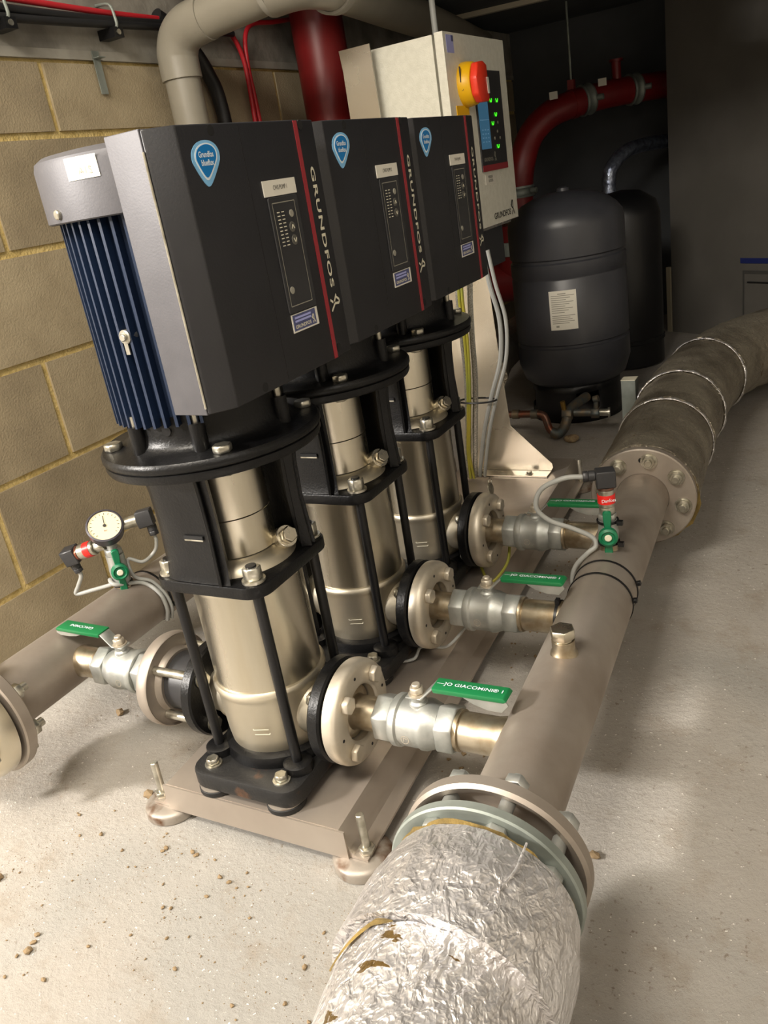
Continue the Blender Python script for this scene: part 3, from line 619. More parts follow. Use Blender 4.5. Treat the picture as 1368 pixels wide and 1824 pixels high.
for k in range(8):
    a = 2 * pi * (k + .5) / 8 + .12; c = o + (Vector((d.y, -d.x, 0)) * cos(a) + Vector((0, 0, 1)) * sin(a)) * .087
    bm = B(); add_cyl(bm, c - d * .0395, c - d * .006, .0085, 16); add_cyl(bm, c + d * .030, c + d * .012, .0082, 14); obj('bolt_shank', bm, M_zinc, r)
    bm = B(); add_hex(bm, c + d * .0102, d, .0150, .014, .001, rot=k); obj('bolt_nut', bm, M_zinc, r)
    bm = B(); add_hex(bm, c - d * .0542, -d, .0155, .011, .001, rot=k * .7); obj('bolt_head', bm, M_zinc, r2)
# far end of the discharge pipe
r, o, d = end_flange('pipe_flange', 'dull steel flange where the discharge pipe enters the far insulation', MX, 0.855, .110, .02, .175, 8, 1, M_pipe, M_zinc)
for k in range(8):
    a = 2 * pi * (k + .5) / 8 + .2; c = o + (Vector((d.y, -d.x, 0)) * cos(a) + Vector((0, 0, 1)) * sin(a)) * .085
    bm = B(); add_cyl(bm, c - d * .0104, c - d * .0125, .0175, 20); add_hex(bm, c - d * .0125, -d, .0140, .010, .001, rot=k); add_cyl(bm, c - d * .0225, c - d * .030, .0078, 14, bev=.001); obj('bolt', bm, M_bolt, r)
bm = B(); c = o + Vector((d.y, -d.x, 0)) * .0 + Vector((0, 0, .085)); add_cyl(bm, c - d * .0098, c - d * .0107, .0055, 16); obj('empty_hole', bm, M_dark, r)
# near end of the suction pipe
r, o, d = end_flange('backing_flange', 'steel backing flange bolted at the near end of the suction pipe', SXm, -0.178, .108, .022, .175, 8, 1, M_pipe, M_bolt)
bm = B(); add_ring(bm, o - d * .018, o - d * .0115, .080, .056, 60, .001); obj('gasket', bm, M_rubber, r)
r2 = thing('flange_adaptor', 'shiny steel blank closing the near suction pipe end by the picture edge', 'flange', tuple(o - d * .04 - Vector((0, 0, .1))))
bm = B(); add_lathe(bm, [(0, -.060), (.060, -.060), (.085, -.057), (.094, -.050), (.100, -.036), (.101, -.0185), (.0, -.0185)], o, d, 72); obj('plate', bm, M_steel, r2)
for k in range(8):
    a = 2 * pi * (k + .5) / 8 + .15; c = o + (Vector((d.y, -d.x, 0)) * cos(a) + Vector((0, 0, 1)) * sin(a)) * .091
    bm = B(); add_hex(bm, c + d * .0112, d, .0140, .013, .001, rot=k); add_cyl(bm, c + d * .024, c + d * .036, .0075, 14); obj('bolt_nut', bm, M_bolt, r)
    bm = B(); add_hex(bm, c - d * .0585, -d, .0130, .009, .001, rot=k); obj('bolt_head', bm, M_bolt, r2)

# hexagonal plug on top of the discharge pipe
yp = .143; xp = MX(yp)
r = thing('hex_plug', 'steel hexagon plug on top of the discharge pipe between two branches', 'plug', (xp, yp, .2285))
bm = B(); add_lathe(bm, [(.021, .222), (.019, .231), (.0165, .234), (.0165, .250), (.012, .250), (.012, .222)], (xp, yp, 0), n=32, closed=True); obj('socket', bm, M_pipe_tint, r)
bm = B(); add_cyl(bm, (xp, yp, .2505), (xp, yp, .2535), .0145, 28); add_hex(bm, (xp, yp, .2535), (0, 0, 1), .0185, .015, .0012, rot=.45); obj('plug_head', bm, M_steel, r)

# ------------------------------------------------------------------ insulated pipes
def foil_pipe(name, label, path, rad, m, n=96, k=14, amp=.0022, seed=0.0, group=None):
    P = catmull(path, k); bm = B(); T = [(P[min(i + 1, len(P) - 1)] - P[max(i - 1, 0)]).normalized() for i in range(len(P))]
    u, v, _ = frame_from(T[0]); rings = []; L = 0
    for i, p in enumerate(P):
        if i: L += (P[i] - P[i - 1]).length
        u = (u - T[i] * u.dot(T[i])).normalized(); v = T[i].cross(u); ring = []
        for j in range(n):
            a = 2 * pi * j / n; q = Vector((cos(a) * 4 + seed, sin(a) * 4, L * 26))
            w = noise.fractal(q, 0.8, 2.2, 5) * amp + abs(noise.noise(q * 2.3)) * amp * .8
            rr = rad(L) + w
            ring.append(bm.verts.new(p + u * (rr * cos(a)) + v * (rr * sin(a))))
        rings.append(ring)
    for a, b in zip(rings, rings[1:]):
        for i in range(n): bm.faces.new((a[i], a[(i + 1) % n], b[(i + 1) % n], b[i]))
    for R, s in ((rings[0], -1), (rings[-1], 1)): bm.faces.new(R[::s])
    o = obj(name, bm, m, None, 60); tag(o, label, 'insulation', group); return o
SX2 = lambda y: MX(y) + .004 + max(0, -.40 - y) ** 1.25 * .30
foil_pipe('foil_insulation', 'crinkled bright silver foil lagging on the nearest pipe at the bottom', [(SX2(y), y, .175) for y in (-.262, -.29, -.32, -.35, -.385)], lambda L: .1035 + .0105 * min(1, max(0, L) / .05), M_foil, 200, 14, .0014)
foil_pipe('foil_insulation', 'second narrower foil lagging length torn and patched at the bottom edge', [(SX2(y), y, .175) for y in (-.3865, -.42, -.46, -.52, -.60, -.70)], lambda L: .1045 - .003 * min(1, L / .1), M_foiltorn, 200, 16, .0018, 9.0)
FN = sorted((o for o in bpy.data.objects if o.name.startswith('foil_insulation')), key=lambda o: o.name)
tube_pts = [(.5045, -.263, .2738), (.505, -.283, .2745), (.505, -.301, .2748), (.4995, -.331, .2785)]
bm = B(); add_tube(bm, [tuple(Vector(p) + Vector((.0005, 0, .001))) for p in tube_pts], .0013, 8, 8); obj('tape_ridge', bm, M_foil, FN[0])
bm = B(); n = 26; pa = None
for i in range(n + 1):
    t = i / n; a = radians(106 + 42 * t); yy_ = -.392 - .050 * max(0, t - .3); w = .0045 * sin(pi * min(1, t * 1.02)) ** .6 + .0004; R_ = .1085 - .001 * t
    c = Vector((SX2(yy_), 0, .175)); e = Vector((cos(a), 0, sin(a)))
    p = [bm.verts.new(c + e * (R_ - .001) + Vector((0, yy_ + w, 0))), bm.verts.new(c + e * (R_ + .0006) + Vector((0, yy_, 0))), bm.verts.new(c + e * (R_ - .001) + Vector((0, yy_ - w, 0)))]
    if pa: bm.faces.new((pa[0], p[0], p[1], pa[1])); bm.faces.new((pa[1], p[1], p[2], pa[2]))
    pa = p
obj('split_seam', bm, M_wool, FN[1], label='brown split showing wool between two foil lengths')
# lifted foil edge with wool showing at the collar
bm = B(); add_lathe(bm, [(.060, 0), (.094, 0), (.103, -.004), (.101, -.010), (.060, -.010)], (MX(-.2525), -.2515, .175), (MX(0) - MX(-1), 1, 0), 72, closed=True)
wc = Vector((MX(-.2525), -.2515, .175))
for vv in bm.verts:
    q = vv.co - wc; k = noise.noise(q * 22) * .055 + noise.noise(q * 70) * .03 - .015
    vv.co = wc + Vector((q.x * (1 + k), q.y, q.z * (1 + k)))
tag(obj('wool_collar', bm, M_wool), 'yellow mineral wool edge showing at the near foil lagging', 'insulation')
far = [(MX(.869), .869, .175), (MX(1.0), 1.0, .175), (MX(1.2), 1.2, .175), (.370, 1.4, .175), (.368, 1.6, .175), (.385, 1.8, .175), (.432, 2.0, .176), (.52, 2.15, .178), (.66, 2.28, .180), (.85, 2.40, .182), (1.2, 2.56, .184)]
def sub(path, i0, i1): return path[i0:i1 + 1]
def step(r0): return lambda L: r0 + .004 * max(0, 1 - L / .02)
foil_pipe('foil_insulation', 'dull foil lagging length just behind the far flange', sub(far, 0, 2), lambda L: .1115, M_foilold, 90, 16, .002, 3.0)
mid2 = [tuple(Vector(far[2]) + Vector((0, .004, 0))), (.371, 1.32, .175), (.369, 1.44, .175)]
foil_pipe('foil_insulation', 'dull foil lagging length beyond the first torn seam', mid2, step(.1135), M_foilold, 90, 12, .0026, 5.0)
mid3 = [(.369, 1.452, .175), (.370, 1.62, .175), (.385, 1.8, .175)]
foil_pipe('foil_insulation', 'dull foil lagging elbow piece starting to turn right', mid3, step(.116), M_foilold, 90, 12, .0026, 6.0)
foil_pipe('foil_insulation', 'farthest dull foil lagging running off to the right', [(.3885, 1.815, .175), (.432, 2.0, .176), (.52, 2.15, .178), (.62, 2.25, .180), (.76, 2.34, .182)], step(.118), M_foilold, 90, 12, .003, 8.0)
def torn_edge(parent, c, d, R, seed, m):
    bm = B(); u, v, d = frame_from(d); c = Vector(c); n = 90; prev = None
    for i in range(n + 1):
        a = 2 * pi * i / n; w = noise.noise(Vector((cos(a) * 3 + seed, sin(a) * 3, seed))); w2 = noise.noise(Vector((cos(a) * 11 + seed, sin(a) * 11, seed)))
        e = u * cos(a) + v * sin(a); r0 = R + .0005
        p = [bm.verts.new(c + e * r0 - d * .004), bm.verts.new(c + e * (r0 + max(0, .002 + w * .004 + w2 * .003)) + d * (.003 + w2 * .004))]
        if prev: bm.faces.new((prev[0], p[0], p[1], prev[1]))
        prev = p
    o = obj('torn_edge', bm, m, parent); md = o.modifiers.new('thick', 'SOLIDIFY'); md.thickness = .0008
FP = sorted((o for o in bpy.data.objects if o.name.startswith('foil_insulation')), key=lambda o: o.name)
for c, d, R, sd_ in (((MX(1.195), 1.197, .175), (-.05, 1, 0), .1145, 1.0), ((.3695, 1.446, .175), (0, 1, 0), .1180, 2.0), ((.3865, 1.805, .175), (.2, 1, 0), .1195, 4.0)):
    torn_edge(FP[2 + int(sd_) // 2], c, d, R, sd_, M_foil)
bm = B(); add_lathe(bm, [(.060, 0), (.108, 0), (.1155, .004), (.112, .0035), (.060, .0035)], (MX(.866), .8662, .174), (-.046, 1, 0), 72, closed=True)
wc = Vector((MX(.866), .8662, .174))
for vv in bm.verts:
    q = vv.co - wc; g = max(0, min(1, (q.x - q.z) * 7)); k = (noise.noise(q * 25) * .03 + noise.noise(q * 70) * .03) * g - .075 * (1 - g) + .02 * g
    if q.length > .09: vv.co = wc + Vector((q.x * (1 + k), q.y, q.z * (1 + k)))
tag(obj('wool_collar', bm, M_wool), 'yellow mineral wool edge behind the far pipe flange', 'insulation')

# ------------------------------------------------------------------ pressure sensor on the discharge pipe
def tube_obj(name, pts, r, m, parent=None, n=10, k=8): 
    bm = B(); add_tube(bm, pts, r, n, k); return obj(name, bm, m, parent)
def butterfly(parent, c, axis, up, m):
    axis = Vector(axis).normalized(); up = Vector(up).normalized(); c = Vector(c); side = axis.cross(up)
    bm = B(); add_lathe(bm, [(0, 0), (.0165, 0), (.0165, .010), (.0125, .0125), (.010, .009), (0, .009)], c, axis, 28); h = obj('handle_hub', bm, m, parent)
    for s in (1, -1):
        bm = B(); add_prism(bm, [(-.0055, .012), (.0055, .012), (.0070, .030), (.0074, .042), (.004, .045), (-.004, .045), (-.0074, .042), (-.0070, .030)], c + axis * .001, side * s, up * s, .009, .0015, 1); obj('handle_wing', bm, m, parent)
    bm = B(); add_cyl(bm, c + axis * .009, c + axis * .0125, .0062, 16, bev=.001); obj('handle_screw', bm, M_logo, parent)
def plug_box(parent, o, d, out):
    """square black connector: o top of the sensor, d its axis, out the cable gland direction"""
    d = Vector(d).normalized(); out = Vector(out).normalized(); s = d.cross(out); o = Vector(o)
    bm = B(); add_prism(bm, rounded(-.0165, -.0150, .0165, .0150, .002, 2), o, out, s, .030 * (1 if out.cross(s).dot(d) > 0 else -1), .0015, 1); b = obj('connector', bm, M_plastic, parent)
    g = o + d * .021 + out * .0165
    bm = B(); add_cyl(bm, g, g + out * .012, .0095, 14, bev=.001); add_hex(bm, g + out * .012, out, .0100, .009, .0008); obj('cable_gland', bm, M_plastic, parent)
    return g + out * .021
ys = .485; xs = MX(ys)
r = thing('pressure_sensor', 'upright pressure transmitter with red band and black plug on the discharge pipe', 'sensor', (xs, ys, .2285))
bm = B(); add_lathe(bm, [(.018, .222), (.0150, .231), (.0145, .236), (.0145, .246), (.010, .246), (.010, .222)], (xs, ys, 0), n=28, closed=True); obj('socket', bm, M_pipe_tint, r)
bm = B(); add_lathe(bm, [(.010, .246), (.0165, .2465), (.0175, .252), (.0180, .262), (.0165, .272), (.0160, .285), (.010, .285)], (xs, ys, 0), n=32, closed=True); obj('valve_body', bm, M_zinc, r)
bm = B(); add_hex(bm, (xs, ys, .2855), (0, 0, 1), .0165, .011, .001); obj('reducer', bm, M_zinc, r)
bm = B(); add_hex(bm, (xs, ys, .297), (0, 0, 1), .0140, .014, .001, rot=.5); add_cyl(bm, (xs, ys, .311), (xs, ys, .343), .0145, 28, bev=.001); obj('sensor_body', bm, M_bolt, r)
bm = B(); add_lathe(bm, [(.0146, .318), (.0153, .318), (.0153, .334), (.0146, .334)], (xs, ys, 0), n=32, closed=True); obj('red_band', bm, M_red, r)
text('band_text', 'Danfoss', (xs + .0075, ys - .0135, .326), (.87, .49, 0), (0, 0, 1), .006, M_bwhite, r, sx=.9)
bm = B(); add_cyl(bm, (xs, ys, .3435), (xs, ys, .3475), .0150, 24); obj('seal', bm, M_copper, r)
g = plug_box(r, (xs, ys, .348), (0, 0, 1), (-.93, -.36, 0))
butterfly(r, (xs + .004, ys - .0185, .262), (.25, -.97, 0), (0, 0, 1), M_greend)
cw = tube_obj('sensor_cable', [g, g + Vector((-.03, -.012, .001)), (xs - .105, ys - .03, .350), (xs - .117, ys - .03, .315), (xs - .098, ys - .02, .286), (xs - .060, ys - .01, .268), (xs - .028, ys - .004, .250), (xs - .021, ys - .010, .236), (xs - .034, ys - .018, .225), (xs - .058, ys - .018, .196), (xs - .066, ys - .018, .165), (xs - .062, ys - .02, .130), (xs - .07, ys - .1, .085)], .0045, M_grey)
tag(cw, 'grey cable looping from the black plug of the upright pressure sensor', 'cable')
def cable_tie(xf, y, R, label, cz=.175, ang=20, tilt=0.0):
    d = Vector((xf(y + 1) - xf(y), 1, tilt)).normalized(); o = Vector((xf(y), y, cz)); r = thing('cable_tie', label, 'cable tie', tuple(o - Vector((0, 0, R))))
    bm = B(); add_lathe(bm, [(R + .0003, -.0022), (R + .0018, -.0022), (R + .0018, .0022), (R + .0003, .0022)], o, d, 60, closed=True); obj('strap', bm, M_blackp, r)
    a = radians(ang); sd = Vector((d.y, -d.x, 0)).normalized(); out = sd * cos(a) + Vector((0, 0, 1)) * sin(a); c = o + out * (R + .0045); w = out.cross(d)
    bm = B(); add_prism(bm, [(-.0045, -.0035), (.0045, -.0035), (.0045, .0035), (-.0045, .0035)], c - out * .003, d, w, .007 if d.cross(w).dot(out) > 0 else -.007, .0008, 1); obj('head', bm, M_blackp, r)
cable_tie(MX, .385, .0546, 'nearer of two black cable ties round the discharge pipe', ang=8)
cable_tie(MX, .432, .0546, 'second black cable tie round the discharge pipe, by the upright sensor', ang=15)
cable_tie(SXm, .235, .0560, 'black cable tie round the suction pipe below the pressure gauge', ang=-12)
for z, l in ((.281, 'upper'), (.240, 'lower')):
    bm = B(); add_lathe(bm, [(.0168, 0), (.0192, 0), (.0192, .004), (.0168, .004)], (xs, ys, z), n=28, closed=True); add_box(bm, (xs + .018, ys - .012, z - .002), (xs + .028, ys - .004, z + .006), .001, 1)
    tag(obj('cable_tie', bm, M_blackp), '%s small black cable tie round the neck of the upright sensor' % l, 'cable tie')
bm = B(); yb = .32; xb = PX(yb) + .375; add_lathe(bm, [(.0285, 0), (.0312, 0), (.0312, .0045), (.0285, .0045)], (xb, yb, .175), (1, 0, 0), n=36, closed=True); add_box(bm, (xb - .001, yb - .008, .204), (xb + .006, yb + .002, .213), .001, 1)
tag(obj('cable_tie', bm, M_blackp), 'black cable tie round the middle branch of the discharge pipe', 'cable tie')

# ------------------------------------------------------------------ gauge, valve and two sensors on the suction pipe
yg = .178; xg = SXm(yg)
r = thing('pressure_gauge', 'round white dial gauge with dark case on the suction pipe valve', 'gauge', (xg, yg, .230))
bm = B(); add_lathe(bm, [(.018, .224), (.0155, .232), (.0150, .240), (.010, .240), (.010, .224)], (xg, yg, 0), n=28, closed=True); obj('socket', bm, M_pipe_tint, r)
bm = B(); add_lathe(bm, [(.010, .240), (.0170, .241), (.0175, .247), (.0165, .250), (.0185, .256), (.0190, .268), (.0175, .278), (.0175, .300), (.010, .300)], (xg, yg, 0), n=32, closed=True); obj('valve_body', bm, M_zinc, r)
bm = B(); add_hex(bm, (xg, yg, .3005), (0, 0, 1), .0175, .012, .001); add_cyl(bm, (xg, yg, .3125), (xg, yg, .334), .010, 20); obj('adaptor', bm, M_zinc, r)
gc = Vector((xg + .004, yg - .006, .362)); gd = Vector((.50, -.44, .75)).normalized()
uu = Vector((gd.y * -1, gd.x, 0)).normalized() * 1; uu = Vector((0, 0, 1)).cross(gd).normalized(); vv_ = gd.cross(uu)
bm = B(); add_lathe(bm, [(0, -.024), (.030, -.024), (.0335, -.020), (.0345, -.003), (.0352, .000), (.0352, .004), (.0320, .0055), (.0312, .0022), (0, .0022)], gc, gd, 56); obj('case', bm, mat('gauge_case', '#3d3a42', .4), r)
bm = B(); add_cyl(bm, gc + gd * .0023, gc + gd * .0030, .0310, 48); obj('dial', bm, M_dial, r)
bm = B(); strokes(bm, [((.024 * cos(radians(a)), .024 * sin(radians(a))), (.0275 * cos(radians(a)), .0275 * sin(radians(a)))) for a in range(-45, 226, 18)], gc + gd * .0031, uu, vv_, .0009); o_ = obj('scale_marks', bm, M_ink, r); o_['kind'] = 'stuff'
bm = B(); strokes(bm, [((0, -.004), (.001, .022))], gc + gd * .0036, uu, vv_, .0014); add_cyl(bm, gc + gd * .0031, gc + gd * .0042, .0032, 14); obj('needle', bm, M_ink, r)
text('dial_text', 'bar', gc + gd * .0031 - vv_ * .011, uu, vv_, .0035, M_redline, r)
butterfly(r, (xg + .0155, yg - .0125, .270), (.75, -.65, .05), (.05, 0, 1), M_greend)
r = thing('pressure_sensor', 'slanted pressure transmitter with red band, left of the dial gauge', 'sensor', (xg - .02, yg, .30))
a = Vector((xg - .016, yg - .004, .322)); d = Vector((-.86, -.22, -.44)).normalized()
d = Vector((-.80, -.30, -.20)).normalized()
bm = B(); add_hex(bm, a, d, .0120, .020, .001); add_cyl(bm, a + d * .0205, a + d * .056, .0150, 28, bev=.001); obj('sensor_body', bm, M_bolt, r)
bm = B(); add_lathe(bm, [(.0151, .028), (.0158, .028), (.0158, .042), (.0151, .042)], a, d, 32, closed=True); obj('red_band', bm, M_red, r)
bm = B(); add_cyl(bm, a + d * .0565, a + d * .0605, .0152, 24); obj('seal', bm, M_copper, r)
g = plug_box(r, a + d * .061, d, Vector((-.25, 0, -1)) - d * d.dot(Vector((-.25, 0, -1))))
c1 = tube_obj('sensor_cable', [g, g + Vector((.0, 0, -.012)), g + Vector((-.012, -.004, -.032)), g + Vector((-.022, -.006, -.050)), g + Vector((.010, .008, -.046)), g + Vector((.055, .03, -.037)), (xg - .018, yg - .014, .248), (xg + .004, yg + .004 - .026, .2435), (xg + .028, yg + .020, .228), (xg + .0545, yg + .032, .203), (xg + .0605, yg + .036, .165), (xg + .050, yg + .038, .135)], .0042, M_grey)
tag(c1, 'pale grey cable hanging from the slanted sensor and round the suction pipe', 'cable')
r = thing('pressure_sensor', 'small black plugged pressure switch, right of the dial gauge', 'sensor', (xg + .03, yg + .03, .33))
a = Vector((xg + .012, yg + .022, .352)); d = Vector((.80, .58, .1)).normalized()
bm = B(); add_cyl(bm, a, a + d * .036, .012, 24, bev=.001); obj('sensor_body', bm, M_bolt, r)
g = plug_box(r, a + d * .0365, d, Vector((.1, -.1, -1)) - d * d.dot(Vector((.1, -.1, -1))))
c2 = tube_obj('sensor_cable', [g, g + Vector((0, 0, -.014)), g + Vector((-.006, -.006, -.034)), g + Vector((-.03, -.02, -.052)), (xg + .012, yg + .018, .280), (xg + .020, yg + .014, .245), (xg + .040, yg + .036, .2235), (xg + .0595, yg + .044, .190), (xg + .0625, yg + .047, .16), (xg + .053, yg + .048, .135)], .0036, M_grey)
tag(c2, 'pale grey cable from the small black switch down round the suction pipe', 'cable')
bm = B(); add_lathe(bm, [(.0165, 0), (.0195, 0), (.0195, .005), (.0165, .005)], (xg, yg, .2345), n=28, closed=True)
tag(obj('cable_tie', bm, M_blackp), 'thick black tie round the neck below the gauge valve', 'cable tie')
cable_tie(SXm, .40, .0560, 'farther black cable tie round the suction pipe behind the nearest pump', ang=120)

# ------------------------------------------------------------------ control cabinet and its stand
DX = -.130
YA, YB_, ZA, ZZ = 1.282, 1.714, .720, 1.196
cb = thing('control_cabinet', 'pale grey control cabinet with red switch and lit panel', 'cabinet', (-.25, 1.5, ZA))
bm = B(); add_box(bm, (-.375, YA + .004, ZA + .004), (-.1605, YB_ - .004, ZZ - .002), .004); obj('body', bm, M_cab, cb)
bm = B(); add_box(bm, (-.1605, YA + .016, ZA + .016), (-.152, YB_ - .016, ZZ - .014)); obj('door_seal', bm, M_greyink, cb)
bm = B(); add_box(bm, (-.152, YA, ZA), (DX, YB_, ZZ), .004); dr = obj('door', bm, M_cab, cb)
U, V = (0, 1, 0), (0, 0, 1)
bm = B(); add_box(bm, (DX - .001, 1.452, .863), (DX + .004, 1.652, 1.116), .001, 1); pn_ = obj('operator_panel', bm, M_plastic, cb)
bm = B(); add_box(bm, (DX + .004, 1.452, .863), (DX + .0046, 1.652, .879)); obj('red_strip', bm, M_redline, cb)
bm = B(); add_box(bm, (DX + .0041, 1.458, .920), (DX + .0047, 1.532, 1.064)); sc_ = obj('screen', bm, M_screen, cb)
bm = B(); strokes(bm, [((1.458, 1.056), (1.532, 1.056))], (DX + .0048, 0, 0), U, V, .012); strokes(bm, [((1.462, .993), (1.530, .993))], (DX + .0048, 0, 0), U, V, .002); strokes(bm, [((1.470 + .02 * i, .968 - .010 * j), (1.480 + .02 * i, .968 - .010 * j)) for i in range(3) for j in range(4)], (DX + .0048, 0, 0), U, V, .003); o_ = obj('screen_print', bm, mat('screen_blue', '#5d87a6', .3, emit='#5d87a6', estr=.35), cb); o_['kind'] = 'stuff'
for y, z in ((1.558, 1.046), (1.606, 1.046), (1.588, 1.010), (1.558, .988), (1.584, .928)):
    bm = B(); c_ = []
    strokes(bm, [((.0075 * cos(radians(a)) + y, .0085 * sin(radians(a)) + z), (.0075 * cos(radians(a + 30)) + y, .0085 * sin(radians(a + 30)) + z)) for a in range(180, 360, 30)], (DX + .0048, 0, 0), U, V, .0035); obj('indicator_light', bm, M_led, cb)
for y, z in ((1.600, .985), (1.59, .962), (1.565, .945), (1.607, .945)):
    bm = B(); add_cyl(bm, (DX + .004, y, z), (DX + .005, y, z), .004, 12); obj('key', bm, M_greyink, cb)
bm = B(); add_box(bm, (-.35, 1.32, .600), (-.165, 1.66, .7055), .02, 3); obj('gland_box', bm, M_plastic, cb)
text('panel_brand', 'GRUNDFOS', (DX + .0041, 1.500, .893), U, V, .009, M_greyink, cb, sx=1.0, bold=.02)
bm = B(); xlogo(bm, (DX + .0041, 1.555, .899), U, V, .024, .003); obj('panel_mark', bm, M_greyink, cb)
bm = B(); add_box(bm, (DX, 1.470, .829), (DX + .0006, 1.548, .857)); obj('door_label', bm, M_white, cb)
text('door_label_text', 'PRESSURE\nBOOSTER', (DX + .0007, 1.509, .843), U, V, .007, M_ink, cb, sx=.8)
text('door_brand', 'GRUNDFOS', (DX + .0002, 1.580, .741), U, V, .016, M_ink, cb, sx=1.15, bold=.022)
bm = B(); xlogo(bm, (DX + .0002, 1.672, .752), U, V, .040, .005); obj('door_mark', bm, M_ink, cb)
bm = B(); add_box(bm, (DX, 1.300, 1.150), (DX + .0005, 1.345, 1.190)); obj('top_label', bm, M_lilac, cb)
bm = B(); add_box(bm, (DX + .0005, 1.332, 1.176), (DX + .0008, 1.345, 1.189)); obj('top_label_mark', bm, M_purple, cb)
bm = B(); add_box(bm, (DX, 1.318, 1.008), (DX + .002, 1.400, 1.030)); obj('yellow_plate', bm, M_yellow, cb)
hc = (1.392, 1.078)
bm = B(); add_lathe(bm, [(0, 0), (.053, 0), (.053, .012), (.050, .028), (.046, .032), (0, .032)], (DX, hc[0], hc[1]), (1, 0, 0), 48); obj('switch_bezel', bm, M_yellow, cb)
bm = B(); add_prism(bm, [(-.047, .010), (-.030, .044), (.010, .048), (.034, .040), (.036, -.046), (-.020, -.048), (-.043, -.030)], (DX + .0325, hc[0], hc[1]), U, V, .020, .005, 2); kb = obj('switch_knob', bm, M_knob, cb)
bm = B(); add_box(bm, (DX + .052, hc[0] + .022, hc[1] - .028), (DX + .0535, hc[0] + .034, hc[1] + .010), .0004, 1); obj('knob_label', bm, M_white, cb)
text('switch_text', 'O', (DX + .012, hc[0] - .0503, hc[1] - .012), (1, -.02, 0), (0, 0, 1), .009, M_ink, cb)
bm = B(); add_box(bm, (DX + .010, hc[0] - .0535, hc[1] + .004), (DX + .0125, hc[0] - .048, hc[1] + .040)); obj('switch_line', bm, M_ink, cb)
bm = B(); add_cyl(bm, (-.24, 1.5, ZZ - .002), (-.24, 1.5, 1.4545), .008, 16)
tag(obj('conduit', bm, M_grey), 'thin grey conduit rising from the cabinet top to the ceiling', 'conduit')

sd_ = thing('cabinet_stand', 'bright stainless steel sheet stand holding the control cabinet', 'stand', (-.15, 1.26, FZ))
pl_ = [(-.178, .0742), (.060, .0742), (.066, .084), (.064, .096), (-.030, .190), (-.046, .205), (-.058, .40), (-.0705, .70), (-.305, .70), (-.312, 1.204), (-.402, 1.204), (-.36, .70), (-.20, .58), (-.160, .30)]
bm = B(); add_prism(bm, pl_, (0, 1.250, 0), (1, 0, 0), (0, 0, 1), .003, .0006, 1); obj('side_plate', bm, M_alu, sd_)
bm = B(); add_box(bm, (-.176, 1.205, .0702), (.060, 1.2495, .0738), .001, 1); obj('foot_angle', bm, M_alu, sd_)
bm = B(); add_box(bm, (-.40, 1.2535, .706), (-.165, 1.742, .7185)); obj('shelf', bm, M_alu, sd_)
bm = B(); add_box(bm, (-.3905, 1.2515, .50), (-.3785, 1.742, .705)); add_box(bm, (-.400, 1.2515, .7195), (-.379, 1.742, 1.20)); obj('back_plate', bm, M_alu, sd_)
for x in (-.14, .005):
    bm = B(); add_cyl(bm, (x, 1.222, .0738), (x, 1.222, .0752), .0105, 18); add_hex(bm, (x, 1.222, .0752), (0, 0, 1), .0080, .006); obj('foot_bolt', bm, M_bolt, sd_)
for x in (-.185, ):
    bm = B(); add_box(bm, (x - .03, 1.256, .0745), (x + .028, 1.262, .55)); obj('rear_fold', bm, M_alu, sd_)
# cables feeding the far pump
def run(name, pts, r, m, label, group=None): tag(tube_obj(name, pts, r, m, None, 8, 8), label, 'cable', group)
cy = 1.10
run('power_cable', [(-.045, 1.02, .69), (-.06, 1.03, .60), (-.075, 1.06, .50), (-.095, 1.10, .38), (-.125, 1.14, .24), (-.15, 1.17, .13), (-.16, 1.19, .075)], .0085, M_screened, 'braided screened cable hanging behind the far pump, left of the yellow earth wires', None)
run('power_cable', [(-.02, 1.03, .69), (-.035, 1.04, .60), (-.05, 1.06, .50), (-.072, 1.10, .38), (-.105, 1.14, .24), (-.13, 1.17, .13), (-.145, 1.19, .075)], .0075, M_screened, 'second braided screened cable behind the far pump, right of the earth wires', None)
run('earth_wire', [(-.04, 1.0, .69), (-.05, 1.01, .60), (-.062, 1.04, .50), (-.085, 1.08, .38), (-.115, 1.12, .26), (-.14, 1.15, .16), (-.15, 1.17, .077)], .0042, M_yg, 'green and yellow earth wire in the bundle behind the far pump', None)
run('earth_wire', [(-.03, 1.0, .69), (-.042, 1.01, .60), (-.054, 1.04, .50), (-.079, 1.08, .38), (-.11, 1.12, .26), (-.135, 1.15, .16), (-.14, 1.17, .077)], .0038, M_yg, 'second earth wire beside the screened cable behind the far pump', None)
run('control_cable', [(.004, 1.05, .70), (.010, 1.06, .62), (.018, 1.08, .53), (.002, 1.10, .43), (-.040, 1.12, .33), (-.085, 1.15, .22), (-.115, 1.17, .12), (-.13, 1.19, .077)], .0058, M_grey, 'bowed grey control cable in front of the bright stand plate', None)
run('control_cable', [(.018, 1.05, .70), (.025, 1.06, .62), (.034, 1.08, .53), (.017, 1.10, .43), (-.025, 1.12, .33), (-.070, 1.15, .22), (-.100, 1.17, .12), (-.115, 1.19, .077)], .0048, M_grey, 'outer grey control cable curving farthest right on the stand plate', None)
bm = B(); add_tube(bm, [(-.078 + .052 * cos(2 * pi * i / 16), 1.112 + .024 * sin(2 * pi * i / 16), .32) for i in range(17)], .0026, 8, 4)
tag(obj('cable_tie', bm, M_blackp), 'black tie bundling the cables in front of the stand', 'cable tie')
run('bond_wire', [(.118 + PX(.64), .64, .096), (.135 + PX(.64), .62, .075), (.16 + PX(.64), .60, .074), (.180 + PX(.64), .645, .10), (.172 + PX(.64), .69, .135)], .0032, M_yg, 'green and yellow bonding wire looped under the farthest discharge flange', None)
